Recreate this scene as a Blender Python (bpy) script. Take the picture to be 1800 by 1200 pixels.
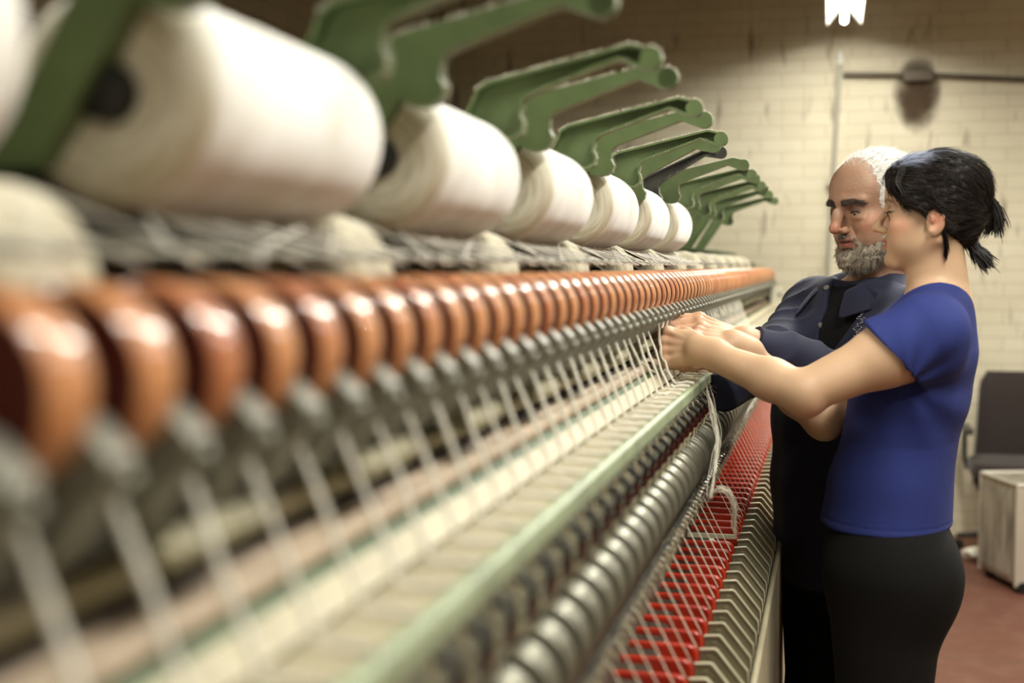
import bpy, math, random
import numpy as np
from mathutils import Vector, Matrix, Quaternion
PI = math.pi
random.seed(7); rng = np.random.RandomState(7)
SC = bpy.context.scene
C = SC.collection
for o in list(bpy.data.objects): bpy.data.objects.remove(o)

# ------------------------------------------------------------------ camera
H = 1.45                       # camera height; the machine runs along +Y, its row of positions lies at x < 0
FPX = 2300.0                   # focal length for an 1800 px wide frame
PITCH = math.atan(132 / FPX)
YAW = math.atan(562 * math.cos(PITCH) / FPX)
FWD = Vector((-math.sin(YAW) * math.cos(PITCH), math.cos(YAW) * math.cos(PITCH), -math.sin(PITCH)))
RGT = Vector((math.cos(YAW), math.sin(YAW), 0))
UPV = RGT.cross(FWD)
cam = bpy.data.cameras.new('camera'); camo = bpy.data.objects.new('camera', cam); C.objects.link(camo)
camo.location = (0, 0, H)
camo.rotation_euler = Matrix((RGT, UPV, -FWD)).transposed().to_euler()
cam.sensor_width = 36; cam.lens = FPX / 1800 * 36
cam.clip_start = 0.02; cam.clip_end = 60
cam.dof.use_dof = True; cam.dof.focus_distance = 2.65; cam.dof.aperture_fstop = 46 / 19.5
SC.camera = camo

def at(px, py, Y):             # point where the sight line through a photo pixel meets the plane y = Y
    d = RGT * ((px - 900) / FPX) + UPV * (-(py - 600) / FPX) + FWD
    return Vector((0, 0, H)) + d * (Y / d.y)
def ground(px, py):
    d = RGT * ((px - 900) / FPX) + UPV * (-(py - 600) / FPX) + FWD
    return Vector((0, 0, H)) + d * (-H / d.z)

# ------------------------------------------------------------------ world, exposure, lamps
SC.view_settings.view_transform = 'Standard'; SC.view_settings.look = 'None'
SC.view_settings.gamma = 1; SC.view_settings.use_curve_mapping = False
SC.view_settings.exposure = 0.55
w = bpy.data.worlds.new('world'); SC.world = w; w.use_nodes = True
w.node_tree.nodes['Background'].inputs[0].default_value = (0.9, 0.93, 0.85, 1)
w.node_tree.nodes['Background'].inputs[1].default_value = 0.05
SC.cycles.max_bounces = 6; SC.cycles.diffuse_bounces = 3; SC.cycles.glossy_bounces = 3
SC.cycles.transmission_bounces = 2; SC.cycles.caustics_reflective = False; SC.cycles.caustics_refractive = False
SC.cycles.sample_clamp_indirect = 4; SC.cycles.use_denoising = True

LAMPC = (1.0, 0.98, 0.89)
def area(name, loc, sx, sy, power, rot=(0, 0, 0), col=LAMPC, spread=180):
    l = bpy.data.lights.new(name, 'AREA'); l.shape = 'RECTANGLE'; l.size = sx; l.size_y = sy
    l.energy = power; l.color = col; l.spread = math.radians(spread)
    o = bpy.data.objects.new(name, l); C.objects.link(o); o.location = loc; o.rotation_euler = rot
    return o
# (x, y centre) of the fluorescent battens; every one gets a fixture further down and this light in its tube
BATTENS = [(0.045, 6.05), (0.60, 3.7), (0.60, 1.2), (0.75, -1.2), (-1.45, 1.0), (2.1, 5.2), (2.1, 2.6)]  # aisle row continues unseen past the first; side rows are added as fill
BATTEN_Z = 2.73
POWER = [30, 62, 46, 8, 26, 34, 16]
for (bx, by), pw in zip(BATTENS, POWER):
    area('batten_light', (bx, by, BATTEN_Z - 0.035), 0.12, 1.75, pw)

# ------------------------------------------------------------------ materials
def mat(name, col, rough=0.6, metal=0.0, var=0.0, vscale=8, bump=0.0, bscale=40, coat=0.0, col2=None, sheen=0.0, spec=0.5, sss=0.0, emit=None, aniso=None, attr=None, stretch=(1, 1, 1)):
    m = bpy.data.materials.new(name); m.use_nodes = True
    n = m.node_tree.nodes; l = m.node_tree.links; b = n['Principled BSDF']
    b.inputs['Roughness'].default_value = rough; b.inputs['Metallic'].default_value = metal
    b.inputs['Coat Weight'].default_value = coat; b.inputs['Coat Roughness'].default_value = 0.10
    b.inputs['Specular IOR Level'].default_value = spec
    if sheen: b.inputs['Sheen Weight'].default_value = sheen; b.inputs['Sheen Roughness'].default_value = 0.5
    if sss:
        b.inputs['Subsurface Weight'].default_value = sss; b.inputs['Subsurface Radius'].default_value = (0.012, 0.005, 0.003); b.inputs['Subsurface Scale'].default_value = 1
    tc = n.new('ShaderNodeTexCoord'); mp = n.new('ShaderNodeMapping'); mp.inputs['Scale'].default_value = stretch
    l.new(tc.outputs['Object'], mp.inputs[0])
    src = None
    if attr:
        a = n.new('ShaderNodeAttribute'); a.attribute_name = attr; src = a.outputs['Color']
    if var > 0 or col2:
        nz = n.new('ShaderNodeTexNoise'); nz.inputs['Scale'].default_value = vscale; nz.inputs['Detail'].default_value = 4
        l.new(mp.outputs[0], nz.inputs[0])
        mx = n.new('ShaderNodeMix'); mx.data_type = 'RGBA'
        c2 = col2 or tuple(c * (1 - var) for c in col)
        cr = n.new('ShaderNodeValToRGB'); cr.color_ramp.elements[0].position = 0.38; cr.color_ramp.elements[1].position = 0.65
        l.new(nz.outputs[0], cr.inputs[0]); l.new(cr.outputs[0], mx.inputs[0])
        if src:
            mx.blend_type = 'MULTIPLY'; l.new(src, mx.inputs[6]); mx.inputs[7].default_value = (1 - var, 1 - var, 1 - var, 1)
        else:
            mx.inputs[6].default_value = (*col, 1); mx.inputs[7].default_value = (*c2, 1)
        src = mx.outputs[2]
    if src: l.new(src, b.inputs['Base Color'])
    else: b.inputs['Base Color'].default_value = (*col, 1)
    if bump > 0:
        n2 = n.new('ShaderNodeTexNoise'); n2.inputs['Scale'].default_value = bscale; n2.inputs['Detail'].default_value = 3
        l.new(mp.outputs[0], n2.inputs[0])
        bp = n.new('ShaderNodeBump'); bp.inputs['Strength'].default_value = bump; bp.inputs['Distance'].default_value = 0.004
        l.new(n2.outputs[0], bp.inputs['Height']); l.new(bp.outputs[0], b.inputs['Normal'])
    if emit:
        b.inputs['Emission Color'].default_value = (*emit[0], 1); b.inputs['Emission Strength'].default_value = emit[1]
    return m

def srgb(r, g, b):
    f = lambda c: (c / 255 / 12.92) if c / 255 <= 0.04045 else ((c / 255 + 0.055) / 1.055) ** 2.4
    return (f(r), f(g), f(b))

M = {}
M['green'] = mat('green_enamel', srgb(98, 116, 72), 0.42, var=0.18, vscale=30, bump=0.12, bscale=250)
M['green_rail'] = mat('green_rail_paint', srgb(162, 174, 140), 0.4, var=0.25, vscale=14, bump=0.1, bscale=120)
M['green_dark'] = mat('dark_green_paint', srgb(70, 92, 52), 0.5, var=0.3, vscale=12)
M['slat_edge'] = mat('bright_slat_edge', srgb(214, 206, 176), 0.35, metal=0.2)
M['grey_lint'] = mat('soiled_lint', srgb(158, 146, 120), 0.95)
M['lint'] = mat('cotton_lint', srgb(226, 220, 200), 0.95, sheen=0.4)
M['yarn'] = mat('roving_yarn', srgb(246, 242, 228), 0.85, bump=0.5, bscale=600, sheen=0.3)
M['thin_yarn'] = mat('spun_yarn', srgb(226, 218, 194), 0.85, sheen=0.2)
M['orange'] = mat('orange_lacquered_wheel', srgb(204, 140, 86), 0.42, var=0.35, vscale=5, coat=0.8, col2=srgb(170, 94, 50))
M['wheel_face'] = mat('dark_red_wheel_face', srgb(92, 34, 20), 0.5)
M['steel'] = mat('worn_steel', srgb(124, 122, 106), 0.4, metal=0.7, var=0.3, vscale=20)
M['steel_bright'] = mat('polished_steel', srgb(205, 205, 196), 0.22, metal=0.9, var=0.15, vscale=30)
M['steel_dark'] = mat('dark_oiled_steel', srgb(84, 84, 78), 0.4, metal=0.7, var=0.3, vscale=30)
M['black'] = mat('black_rubber', srgb(22, 20, 20), 0.5)
M['grime'] = mat('grimy_grey_paint', srgb(116, 116, 98), 0.55, var=0.5, vscale=22, bump=0.3, bscale=90)
M['beige'] = mat('beige_enamel', srgb(190, 180, 150), 0.5, var=0.15, vscale=9)
M['beige_tan'] = mat('tan_apron_leather', srgb(172, 152, 128), 0.6, var=0.2, vscale=12)
M['brown'] = mat('brown_roller_cover', srgb(78, 62, 48), 0.6, var=0.3, vscale=12)
M['red_plate'] = mat('red_plastic', srgb(176, 42, 18), 0.32, var=0.25, vscale=18)
M['slat'] = mat('aluminium_slat', srgb(150, 143, 114), 0.45, metal=0.3, var=0.2, vscale=14)
M['red'] = mat('red_cap', srgb(84, 18, 20), 0.5)
M['old_yarn'] = mat('soiled_yarn', srgb(176, 164, 130), 0.9)
M['bracket'] = mat('grey_green_bracket', srgb(132, 130, 116), 0.4, metal=0.3, var=0.2, vscale=30)
M['white_box'] = mat('white_box_enamel', srgb(214, 208, 186), 0.5)
M['pipe'] = mat('grey_conduit', srgb(176, 172, 156), 0.45, metal=0.3)
M['pipe_dark'] = mat('dark_conduit', srgb(104, 94, 78), 0.5, metal=0.2, var=0.3)
M['white_gloss'] = mat('white_batten_enamel', srgb(235, 232, 220), 0.4)
M['tube'] = mat('lit_tube', (1, 1, 1), 0.5, emit=((1.0, 0.98, 0.93), 9))
M['chair'] = mat('dark_brown_chair_fabric', srgb(44, 33, 29), 0.85, var=0.15, vscale=40, sheen=0.15)
M['chair_plastic'] = mat('black_chair_plastic', srgb(50, 48, 44), 0.45)
M['alu'] = mat('brushed_aluminium', srgb(190, 182, 164), 0.42, metal=0.55, var=0.45, vscale=7, bump=0.2, bscale=50, stretch=(3, 3, .6))
M['alu_edge'] = mat('bright_aluminium_edge', srgb(224, 218, 204), 0.32, metal=0.5)

# ------------------------------------------------------------------ mesh building
class MB:
    def __init__(s): s.v = []; s.f = []; s.m = []
    def add(s, vs, fs, mi=0):
        o = len(s.v); s.v += [tuple(p) for p in vs]; s.f += [tuple(i + o for i in f) for f in fs]; s.m += [mi] * len(fs); return s
    def box(s, a, b, mi=0):
        x0, y0, z0 = a; x1, y1, z1 = b
        x0, x1 = min(x0, x1), max(x0, x1); y0, y1 = min(y0, y1), max(y0, y1); z0, z1 = min(z0, z1), max(z0, z1)
        vs = [(x0, y0, z0), (x1, y0, z0), (x1, y1, z0), (x0, y1, z0), (x0, y0, z1), (x1, y0, z1), (x1, y1, z1), (x0, y1, z1)]
        return s.add(vs, [(0, 3, 2, 1), (4, 5, 6, 7), (0, 1, 5, 4), (1, 2, 6, 5), (2, 3, 7, 6), (3, 0, 4, 7)], mi)
    def prism_y(s, poly, y0, y1, mi=0):      # poly of (x, z)
        n = len(poly); vs = [(x, y0, z) for x, z in poly] + [(x, y1, z) for x, z in poly]
        fs = [tuple(range(n)), tuple(range(2 * n - 1, n - 1, -1))] + [(i, i + n, (i + 1) % n + n, (i + 1) % n) for i in range(n)]
        return s.add(vs, fs, mi)
    def tube(s, pts, r, n=8, mi=0, cap=True):
        pts = [Vector(p) for p in pts]; rs = r if hasattr(r, '__len__') else [r] * len(pts)
        up = None; rings = []
        for i, p in enumerate(pts):
            t = (pts[min(i + 1, len(pts) - 1)] - pts[max(i - 1, 0)])
            t = t.normalized() if t.length > 1e-9 else Vector((0, 0, 1))
            if up is None:
                up = t.orthogonal().normalized()
            up = (up - t * up.dot(t)); up = up.normalized() if up.length > 1e-6 else t.orthogonal().normalized()
            sd = t.cross(up)
            rings.append([p + (up * math.cos(2 * PI * k / n) + sd * math.sin(2 * PI * k / n)) * rs[i] for k in range(n)])
        vs = [q for rg in rings for q in rg]; fs = []
        for i in range(len(pts) - 1):
            for k in range(n):
                a = i * n + k; b = i * n + (k + 1) % n
                fs.append((a, b, b + n, a + n))
        if cap: fs += [tuple(range(n - 1, -1, -1)), tuple((len(pts) - 1) * n + k for k in range(n))]
        return s.add(vs, fs, mi)
    def lathe_y(s, prof, c=(0, 0, 0), n=40, mi=0):   # prof of (radius, y)
        vs = []; fs = []
        for r, y in prof:
            for k in range(n):
                a = 2 * PI * k / n
                vs.append((c[0] + r * math.cos(a), c[1] + y, c[2] + r * math.sin(a)))
        for i in range(len(prof) - 1):
            for k in range(n):
                a = i * n + k; b = i * n + (k + 1) % n
                fs.append((a, a + n, b + n, b))
        fs += [tuple(range(n)), tuple((len(prof) - 1) * n + k for k in range(n - 1, -1, -1))]
        return s.add(vs, fs, mi)
    def ball(s, c, r, n=12, mi=0, sc=(1, 1, 1)):
        vs = [(c[0], c[1], c[2] + r * sc[2])]; fs = []
        m = n // 2
        for i in range(1, m):
            for k in range(n):
                t = PI * i / m; a = 2 * PI * k / n
                vs.append((c[0] + r * sc[0] * math.sin(t) * math.cos(a), c[1] + r * sc[1] * math.sin(t) * math.sin(a), c[2] + r * sc[2] * math.cos(t)))
        vs.append((c[0], c[1], c[2] - r * sc[2]))
        for k in range(n): fs.append((0, 1 + k, 1 + (k + 1) % n))
        for i in range(m - 2):
            for k in range(n):
                a = 1 + i * n + k; b = 1 + i * n + (k + 1) % n
                fs.append((a, a + n, b + n, b))
        L = len(vs) - 1
        for k in range(n): fs.append((L, 1 + (m - 2) * n + (k + 1) % n, 1 + (m - 2) * n + k))
        return s.add(vs, fs, mi)
    def build(s, name, mats, parent=None, smooth=True, angle=40, loc=None, bevel=0):
        me = bpy.data.meshes.new(name); me.from_pydata(s.v, [], s.f)
        for m in (mats if isinstance(mats, (list, tuple)) else [mats]): me.materials.append(m)
        if any(s.m): me.polygons.foreach_set('material_index', s.m)
        import bmesh
        bm = bmesh.new(); bm.from_mesh(me); bmesh.ops.recalc_face_normals(bm, faces=bm.faces); bm.to_mesh(me); bm.free()
        if smooth:
            me.polygons.foreach_set('use_smooth', [True] * len(me.polygons))
            me.set_sharp_from_angle(angle=math.radians(angle))
        o = bpy.data.objects.new(name, me); C.objects.link(o)
        if parent: o.parent = parent
        if loc: o.location = loc
        if bevel:
            b = o.modifiers.new('b', 'BEVEL'); b.width = bevel; b.segments = 2; b.limit_method = 'ANGLE'
        return o

def tag(o, label=None, cat=None, group=None, kind=None):
    if label: o['label'] = label
    if cat: o['category'] = cat
    if group: o['group'] = group
    if kind: o['kind'] = kind
    return o
def thing(name, label, cat, loc=(0, 0, 0), rz=0, group=None):
    o = bpy.data.objects.new(name, None); C.objects.link(o); o.location = loc; o.rotation_euler.z = rz
    o.empty_display_size = 0.05
    return tag(o, label, cat, group)
def copy_tree(o, parent=None):
    c = o.copy(); C.objects.link(c)
    if parent: c.parent = parent
    for ch in list(o.children): copy_tree(ch, c)
    return c
def struct(o): o['kind'] = 'structure'; return o

# ------------------------------------------------------------------ the room
WALLY = 7.35; XL = -2.2; XR = 3.4; YB = -2.4; CEIL = 3.35
def brick_mat(name, c1, c2, mortar, off=(0, 0, 0)):
    m = bpy.data.materials.new(name); m.use_nodes = True
    n = m.node_tree.nodes; l = m.node_tree.links; b = n['Principled BSDF']; b.inputs['Roughness'].default_value = 0.7
    tc = n.new('ShaderNodeTexCoord'); sp = n.new('ShaderNodeSeparateXYZ'); l.new(tc.outputs['Object'], sp.inputs[0])
    ad = n.new('ShaderNodeMath'); ad.operation = 'ADD'; l.new(sp.outputs[0], ad.inputs[0]); l.new(sp.outputs[1], ad.inputs[1])
    cb = n.new('ShaderNodeCombineXYZ'); l.new(ad.outputs[0], cb.inputs[0]); l.new(sp.outputs[2], cb.inputs[1])
    nd = n.new('ShaderNodeTexNoise'); nd.inputs['Scale'].default_value = 3; l.new(cb.outputs[0], nd.inputs[0])
    mxv = n.new('ShaderNodeMix'); mxv.data_type = 'RGBA'; mxv.blend_type = 'LINEAR_LIGHT'; mxv.inputs[0].default_value = 0.006
    l.new(cb.outputs[0], mxv.inputs[6]); l.new(nd.outputs[1], mxv.inputs[7])
    br = n.new('ShaderNodeTexBrick'); br.inputs['Scale'].default_value = 1
    br.inputs['Brick Width'].default_value = 0.232; br.inputs['Row Height'].default_value = 0.0715
    br.inputs['Mortar Size'].default_value = 0.0035; br.inputs['Mortar Smooth'].default_value = 0.6
    br.inputs['Color1'].default_value = (*c1, 1); br.inputs['Color2'].default_value = (*c2, 1); br.inputs['Mortar'].default_value = (*mortar, 1)
    l.new(mxv.outputs[2], br.inputs[0])
    # old drip stains: narrow, vertical
    mp = n.new('ShaderNodeMapping'); mp.inputs['Scale'].default_value = (16, 3.2, 1); l.new(cb.outputs[0], mp.inputs[0])
    ns = n.new('ShaderNodeTexNoise'); ns.inputs['Scale'].default_value = 1; ns.inputs['Detail'].default_value = 2; l.new(mp.outputs[0], ns.inputs[0])
    cr = n.new('ShaderNodeValToRGB'); cr.color_ramp.elements[0].position = 0.62; cr.color_ramp.elements[1].position = 0.74
    cr.color_ramp.elements[0].color = (0, 0, 0, 1); cr.color_ramp.elements[1].color = (0.75, 0.75, 0.75, 1)
    l.new(ns.outputs[0], cr.inputs[0])
    m1 = n.new('ShaderNodeMix'); m1.data_type = 'RGBA'; l.new(cr.outputs[0], m1.inputs[0]); l.new(br.outputs[0], m1.inputs[6]); m1.inputs[7].default_value = (*srgb(120, 100, 74), 1)
    n3 = n.new('ShaderNodeTexNoise'); n3.inputs['Scale'].default_value = 1.7; n3.inputs['Detail'].default_value = 5; l.new(cb.outputs[0], n3.inputs[0])
    c3 = n.new('ShaderNodeValToRGB'); c3.color_ramp.elements[0].color = (0.86, 0.85, 0.82, 1); c3.color_ramp.elements[0].position = 0.35; c3.color_ramp.elements[1].position = 0.6
    l.new(n3.outputs[0], c3.inputs[0])
    m2 = n.new('ShaderNodeMix'); m2.data_type = 'RGBA'; m2.blend_type = 'MULTIPLY'; m2.inputs[0].default_value = 1
    l.new(m1.outputs[2], m2.inputs[6]); l.new(c3.outputs[0], m2.inputs[7]); l.new(m2.outputs[2], b.inputs['Base Color'])
    bp = n.new('ShaderNodeBump'); bp.inputs['Strength'].default_value = 0.5; bp.inputs['Distance'].default_value = 0.006; bp.invert = True
    l.new(br.outputs['Fac'], bp.inputs['Height']); l.new(bp.outputs[0], b.inputs['Normal'])
    return m
M['brick'] = brick_mat('painted_brick', srgb(230, 222, 196), srgb(225, 216, 189), srgb(202, 191, 162))
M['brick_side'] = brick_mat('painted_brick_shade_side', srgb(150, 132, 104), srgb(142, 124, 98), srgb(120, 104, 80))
m = bpy.data.materials.new('red_floor'); m.use_nodes = True; n = m.node_tree.nodes; l = m.node_tree.links; b = n['Principled BSDF']
tc = n.new('ShaderNodeTexCoord'); br = n.new('ShaderNodeTexBrick'); br.inputs['Scale'].default_value = 1; br.offset = 0
mpf = n.new('ShaderNodeMapping'); mpf.inputs['Location'].default_value = (0.3, -0.05, 0); mpf.inputs['Rotation'].default_value = (0, 0, -0.03); l.new(tc.outputs['Object'], mpf.inputs[0]); l.new(mpf.outputs[0], br.inputs[0])
br.inputs['Brick Width'].default_value = 1.8; br.inputs['Row Height'].default_value = 0.62; br.inputs['Mortar Size'].default_value = 0.012; br.inputs['Mortar Smooth'].default_value = 0.4
br.inputs['Color1'].default_value = (*srgb(104, 62, 46), 1); br.inputs['Color2'].default_value = (*srgb(96, 57, 44), 1); br.inputs['Mortar'].default_value = (*srgb(96, 66, 50), 1)
nz = n.new('ShaderNodeTexNoise'); nz.inputs['Scale'].default_value = 9; nz.inputs['Detail'].default_value = 6; l.new(tc.outputs['Object'], nz.inputs[0])
cr = n.new('ShaderNodeValToRGB'); cr.color_ramp.elements[0].position = 0.4; cr.color_ramp.elements[1].position = 0.75; cr.color_ramp.elements[1].color = (*srgb(150, 118, 96), 1); cr.color_ramp.elements[0].color = (0, 0, 0, 1)
mx = n.new('ShaderNodeMix'); mx.data_type = 'RGBA'; mx.blend_type = 'MIX'
mr = n.new('ShaderNodeMapRange'); mr.inputs['From Min'].default_value = 0.45; mr.inputs['From Max'].default_value = 0.8; mr.inputs['To Max'].default_value = 0.35; l.new(nz.outputs[0], mr.inputs[0])
l.new(mr.outputs[0], mx.inputs[0]); l.new(br.outputs[0], mx.inputs[6]); mx.inputs[7].default_value = (*srgb(140, 108, 88), 1); l.new(mx.outputs[2], b.inputs['Base Color'])
b.inputs['Roughness'].default_value = 0.5
M['floor'] = m
M['ceiling'] = mat('dark_ceiling_paint', srgb(104, 92, 74), 0.8, var=0.1)

struct(MB().box((XL - .2, YB - .2, -.1), (XR + .2, WALLY + .2, 0)).build('floor', M['floor'], smooth=False))
struct(MB().box((XL - .2, YB - .2, CEIL), (XR + .2, WALLY + .2, CEIL + .1)).build('ceiling', M['ceiling'], smooth=False))
struct(MB().box((XL - .2, WALLY, 0), (XR + .2, WALLY + .2, CEIL)).build('wall_back', M['brick'], smooth=False))
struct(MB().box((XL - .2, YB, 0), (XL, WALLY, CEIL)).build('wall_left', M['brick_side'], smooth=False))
struct(MB().box((XR, YB, 0), (XR + .2, WALLY, CEIL)).build('wall_right', M['brick'], smooth=False))
struct(MB().box((XL - .2, YB - .2, 0), (XR + .2, YB, CEIL)).build('wall_front', M['brick'], smooth=False))

# pipes on the back wall
p0 = at(1477, 103, WALLY - .03); p1 = at(1463, 330, WALLY - .03); p2 = at(1455, 470, WALLY - .03)
d = (p2 - p1).normalized(); pend = p2 + d * ((0.0 - p2.z) / d.z)
cp = thing('conduit_pipe', 'thin pale vertical conduit running up the painted brick wall behind the man', 'pipe', (pend.x, pend.y, 0))
q = Vector(cp.location)
MB().tube([pend - q, p2 - q, p1 - q, p0 - q], 0.0125, 10).build('pipe', M['pipe'], cp)
MB().tube([p0 - q - Vector((0, 0, .03)), p0 - q, p0 - q + Vector((0, 0, .03)), p0 - q + Vector((0, 0, .045))], [.017, .018, .013, .004], 10).build('end_cap', M['white_gloss'], cp)
for zz in (0.7, 1.9): MB().box((-.03, -.012 , -.012), (.03, .03, .012)).build('clip', M['pipe'], cp, loc=Vector((0, 0, zz)) + (p1 - q - Vector((0, 0, p1.z))) * (zz / p1.z))
h0 = at(1482, 131, WALLY - .025); h1 = at(1640, 132, WALLY - .025); h2 = at(1800, 140, WALLY - .025)
d = (h2 - h1).normalized()
hp = thing('conduit_pipe', 'dark horizontal conduit crossing the upper brick wall above the woman', 'pipe', h0)
q = Vector(hp.location)
MB().tube([Vector((0, 0, 0)), h1 - q, h2 - q, h2 - q + d * 2.0], 0.014, 10).build('pipe', M['pipe_dark'], hp)
jb = at(1614, 133, WALLY - .03) - q
MB().box(jb - Vector((.075, .02, .028)), jb + Vector((.075, .018, .028))).build('junction_box', M['pipe_dark'], hp, bevel=.004)
# sooty stain below the junction box: patch on the wall with its own ragged outline
sm = bpy.data.materials.new('soot_stain'); sm.use_nodes = True; n = sm.node_tree.nodes; l = sm.node_tree.links; b = n['Principled BSDF']
b.inputs['Base Color'].default_value = (*srgb(84, 66, 46), 1); b.inputs['Roughness'].default_value = .9
tc = n.new('ShaderNodeTexCoord'); nz = n.new('ShaderNodeTexNoise'); nz.inputs['Scale'].default_value = 14; l.new(tc.outputs['Object'], nz.inputs[0])
gp_ = n.new('ShaderNodeMapping'); gp_.inputs['Scale'].default_value = (7.5, 1, 4.5); l.new(tc.outputs['Object'], gp_.inputs[0])
gr = n.new('ShaderNodeTexGradient'); gr.gradient_type = 'SPHERICAL'; l.new(gp_.outputs[0], gr.inputs[0])
ml = n.new('ShaderNodeMath'); ml.operation = 'MULTIPLY'; l.new(nz.outputs[0], ml.inputs[0]); l.new(gr.outputs[0], ml.inputs[1])
mr = n.new('ShaderNodeMapRange'); mr.inputs['From Min'].default_value = .02; mr.inputs['From Max'].default_value = .35; mr.inputs['To Max'].default_value = .8; l.new(ml.outputs[0], mr.inputs[0]); l.new(mr.outputs[0], b.inputs['Alpha'])
sp_ = at(1612, 165, WALLY - .004)
st = MB().box((-.14, -.001, -.22), (.14, .001, .2)).build('stain', sm, smooth=False); st.location = sp_
tag(st, 'dark sooty stain on the brick below the junction box', 'stain')

# fluorescent battens
def batten(bx, by, label):
    t = thing('fluorescent_batten', label, 'lamp', (bx, by, BATTEN_Z), 0, 'fluorescent battens under the ceiling')
    L = 0.93
    prof = [(-.092, -.045), (-.084, -.052), (-.052, -.012), (-.03, 0.02), (.03, .02), (.052, -.012), (.084, -.052), (.092, -.045), (.07, .0), (.04, .06), (-.04, .06), (-.07, .0)]
    MB().prism_y(prof, -L, L).build('reflector', M['white_gloss'], t)
    MB().tube([(0, -L + .02, -.03), (0, L - .015, -.03)], .016, 14).build('tube', M['tube'], t)
    for s in (-1, 1):
        MB().box((-.014, s * (L - .02) - .012, -.045), (.014, s * (L - .02) + .012, .02)).build('lamp_holder', M['white_gloss'], t)
        MB().tube([(0, s * .6, .06), (0, s * .6, CEIL - BATTEN_Z)], .006, 8).build('hanger', M['steel_dark'], t)
    return t
bl = ['glowing fluorescent batten over the back end of the aisle at the top of the wall', 'fluorescent batten above the two workers', 'fluorescent batten over the middle of the aisle', 'fluorescent batten over the front of the aisle',
      'added unseen fill batten behind the spinning frame', 'added unseen fill batten over the chair and metal case', 'added unseen fill batten over the open floor']
for (bx, by), lb in zip(BATTENS, bl): batten(bx, by, lb)
# ------------------------------------------------------------------ the spinning frame
# cross-section coordinates: X = distance left of the camera axis, Z = height relative to the camera
def mx(X, Z): return (-X, H + Z)
PITCHY = 0.07
Y0, NPOS = 0.389, 97
YS = [Y0 + PITCHY * i for i in range(NPOS)]
YA, YE = 0.0, 7.12

fr = thing('spinning_frame', 'long green and grey spinning frame running from the front corner to the brick wall', 'machine', (-.45, 3.5, 0))
FO = Vector(fr.location)
def fpart(name, mb, mt, label=None, **k):
    mb.v = [(x - FO.x, y - FO.y, z) for x, y, z in mb.v]
    o = mb.build(name, mt, fr, **k)
    if label: o['label'] = label
    return o
def poly(pts): return [mx(*p) for p in pts]
def longp(pts, ya=YA, yb=YE): return MB().prism_y(poly(pts), ya, yb)

M['near_black'] = mat('gap_shade', srgb(44, 40, 34), .7)  # dark tone standing for the shade behind the rovings
# roving rail: lipped green channel with pale top
fpart('roving_rail', longp([(.292, -.216), (.238, -.213), (.233, -.216), (.233, -.234), (.240, -.236), (.292, -.228)]), M['green_rail'], 'pale green lipped rail under the rovings', bevel=.0015)
fpart('rail_top_strip', longp([(.290, -.2145), (.243, -.2115), (.243, -.2128), (.290, -.216)]), M['beige'], 'pale worn strip on top of the green rail')
fpart('rail_apron', longp([(.2355, -.2355), (.2365, -.296), (.262, -.30), (.262, -.2355)]), M['grime'], 'dull grey-green grimy face below the rail lip')
# drafting apron: long bars and rollers on a slope behind the rovings
def bar(Xa, Za, Xb, Zb, th, name, mt, lb=None):
    dx, dz = Xb - Xa, Zb - Za; L = math.hypot(dx, dz); nx, nz = dz / L, -dx / L
    if nz > 0: nx, nz = -nx, -nz
    return fpart(name, longp([(Xa, Za), (Xb, Zb), (Xb + nx * th, Zb + nz * th), (Xa + nx * th, Za + nz * th)]), mt, lb)
def roller(X, Z, r, name, mt, lb=None, ya=YA, yb=YE, n=20):
    x, z = mx(X, Z); return fpart(name, MB().tube([(x, ya, z), (x, yb, z)], r, n), mt, lb)
# slope from (.405,-.125) down to (.290,-.212)
def sl(t): return (.29 + .125 * t, -.213 + .088 * t)
segs = [(0.0, .158, 'beige', 'guide_strip'), (.16, .25, 'green_dark', 'green_strip'), (.26, .42, 'beige_tan', 'drafting_apron'), (.43, .52, 'brown', 'dark_gap_band'),
        (.53, .72, 'beige', 'drafting_apron'), (.73, .82, 'brown', 'dark_gap_band'), (.83, .87, 'beige_tan', 'guide_strip'), (.875, 1.1, 'near_black', 'dark_gap_band')]  # upper dark bands hold the shade under the wheels in their colour
for a, b_, mt, nm in segs:
    (xa, za), (xb, zb) = sl(a), sl(b_)
    off = {'near_black': .010, 'brown': .008, 'green_dark': .003, 'beige_tan': .0, 'beige': -.002}[mt]
    bar(xa, za - off, xb, zb - off, .006, nm, M[mt])
roller(*sl(.62)[:1], sl(.62)[1] - .005, .012, 'drafting_roller', M['beige'])
roller(*sl(.34)[:1], sl(.34)[1] - .006, .010, 'drafting_roller', M['beige_tan'])
fpart('bed', longp([(.27, -.24), (.75, -.02), (.75, -.95), (.27, -.95)]), M['brown'], 'dark machine bed behind the rollers')
# carrier of the orange wheels
fpart('wheel_carrier', longp([(.324, -.118), (.392, -.108), (.392, -.126), (.324, -.132)]), M['steel_dark'], 'dark steel bar carrying the orange wheels', bevel=.002)
roller(.332, -.050, .008, 'wheel_shaft', M['steel_dark'])
for i in range(0, NPOS, 4):
    y = YS[i] - .035
    mb = MB(); x, z = mx(.330, -.136)
    mb.prism_y([(x - .012, z - .012), (x + .012, z - .016), (x + .018, z - .006), (x + .012, z + .004), (x - .012, z + .006)], y - .05, y + .05)
    mb.ball((x + .012, y - .055, z - .006), .008, 10)
    fpart('weight_clamp', mb, M['slat'])
    mb = MB(); x, z = mx(.375, -.125); mb.box((x - .012, y - .012, z - .035), (x + .012, y + .012, z + .01)); fpart('carrier_bracket', mb, M['green_dark'])
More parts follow.
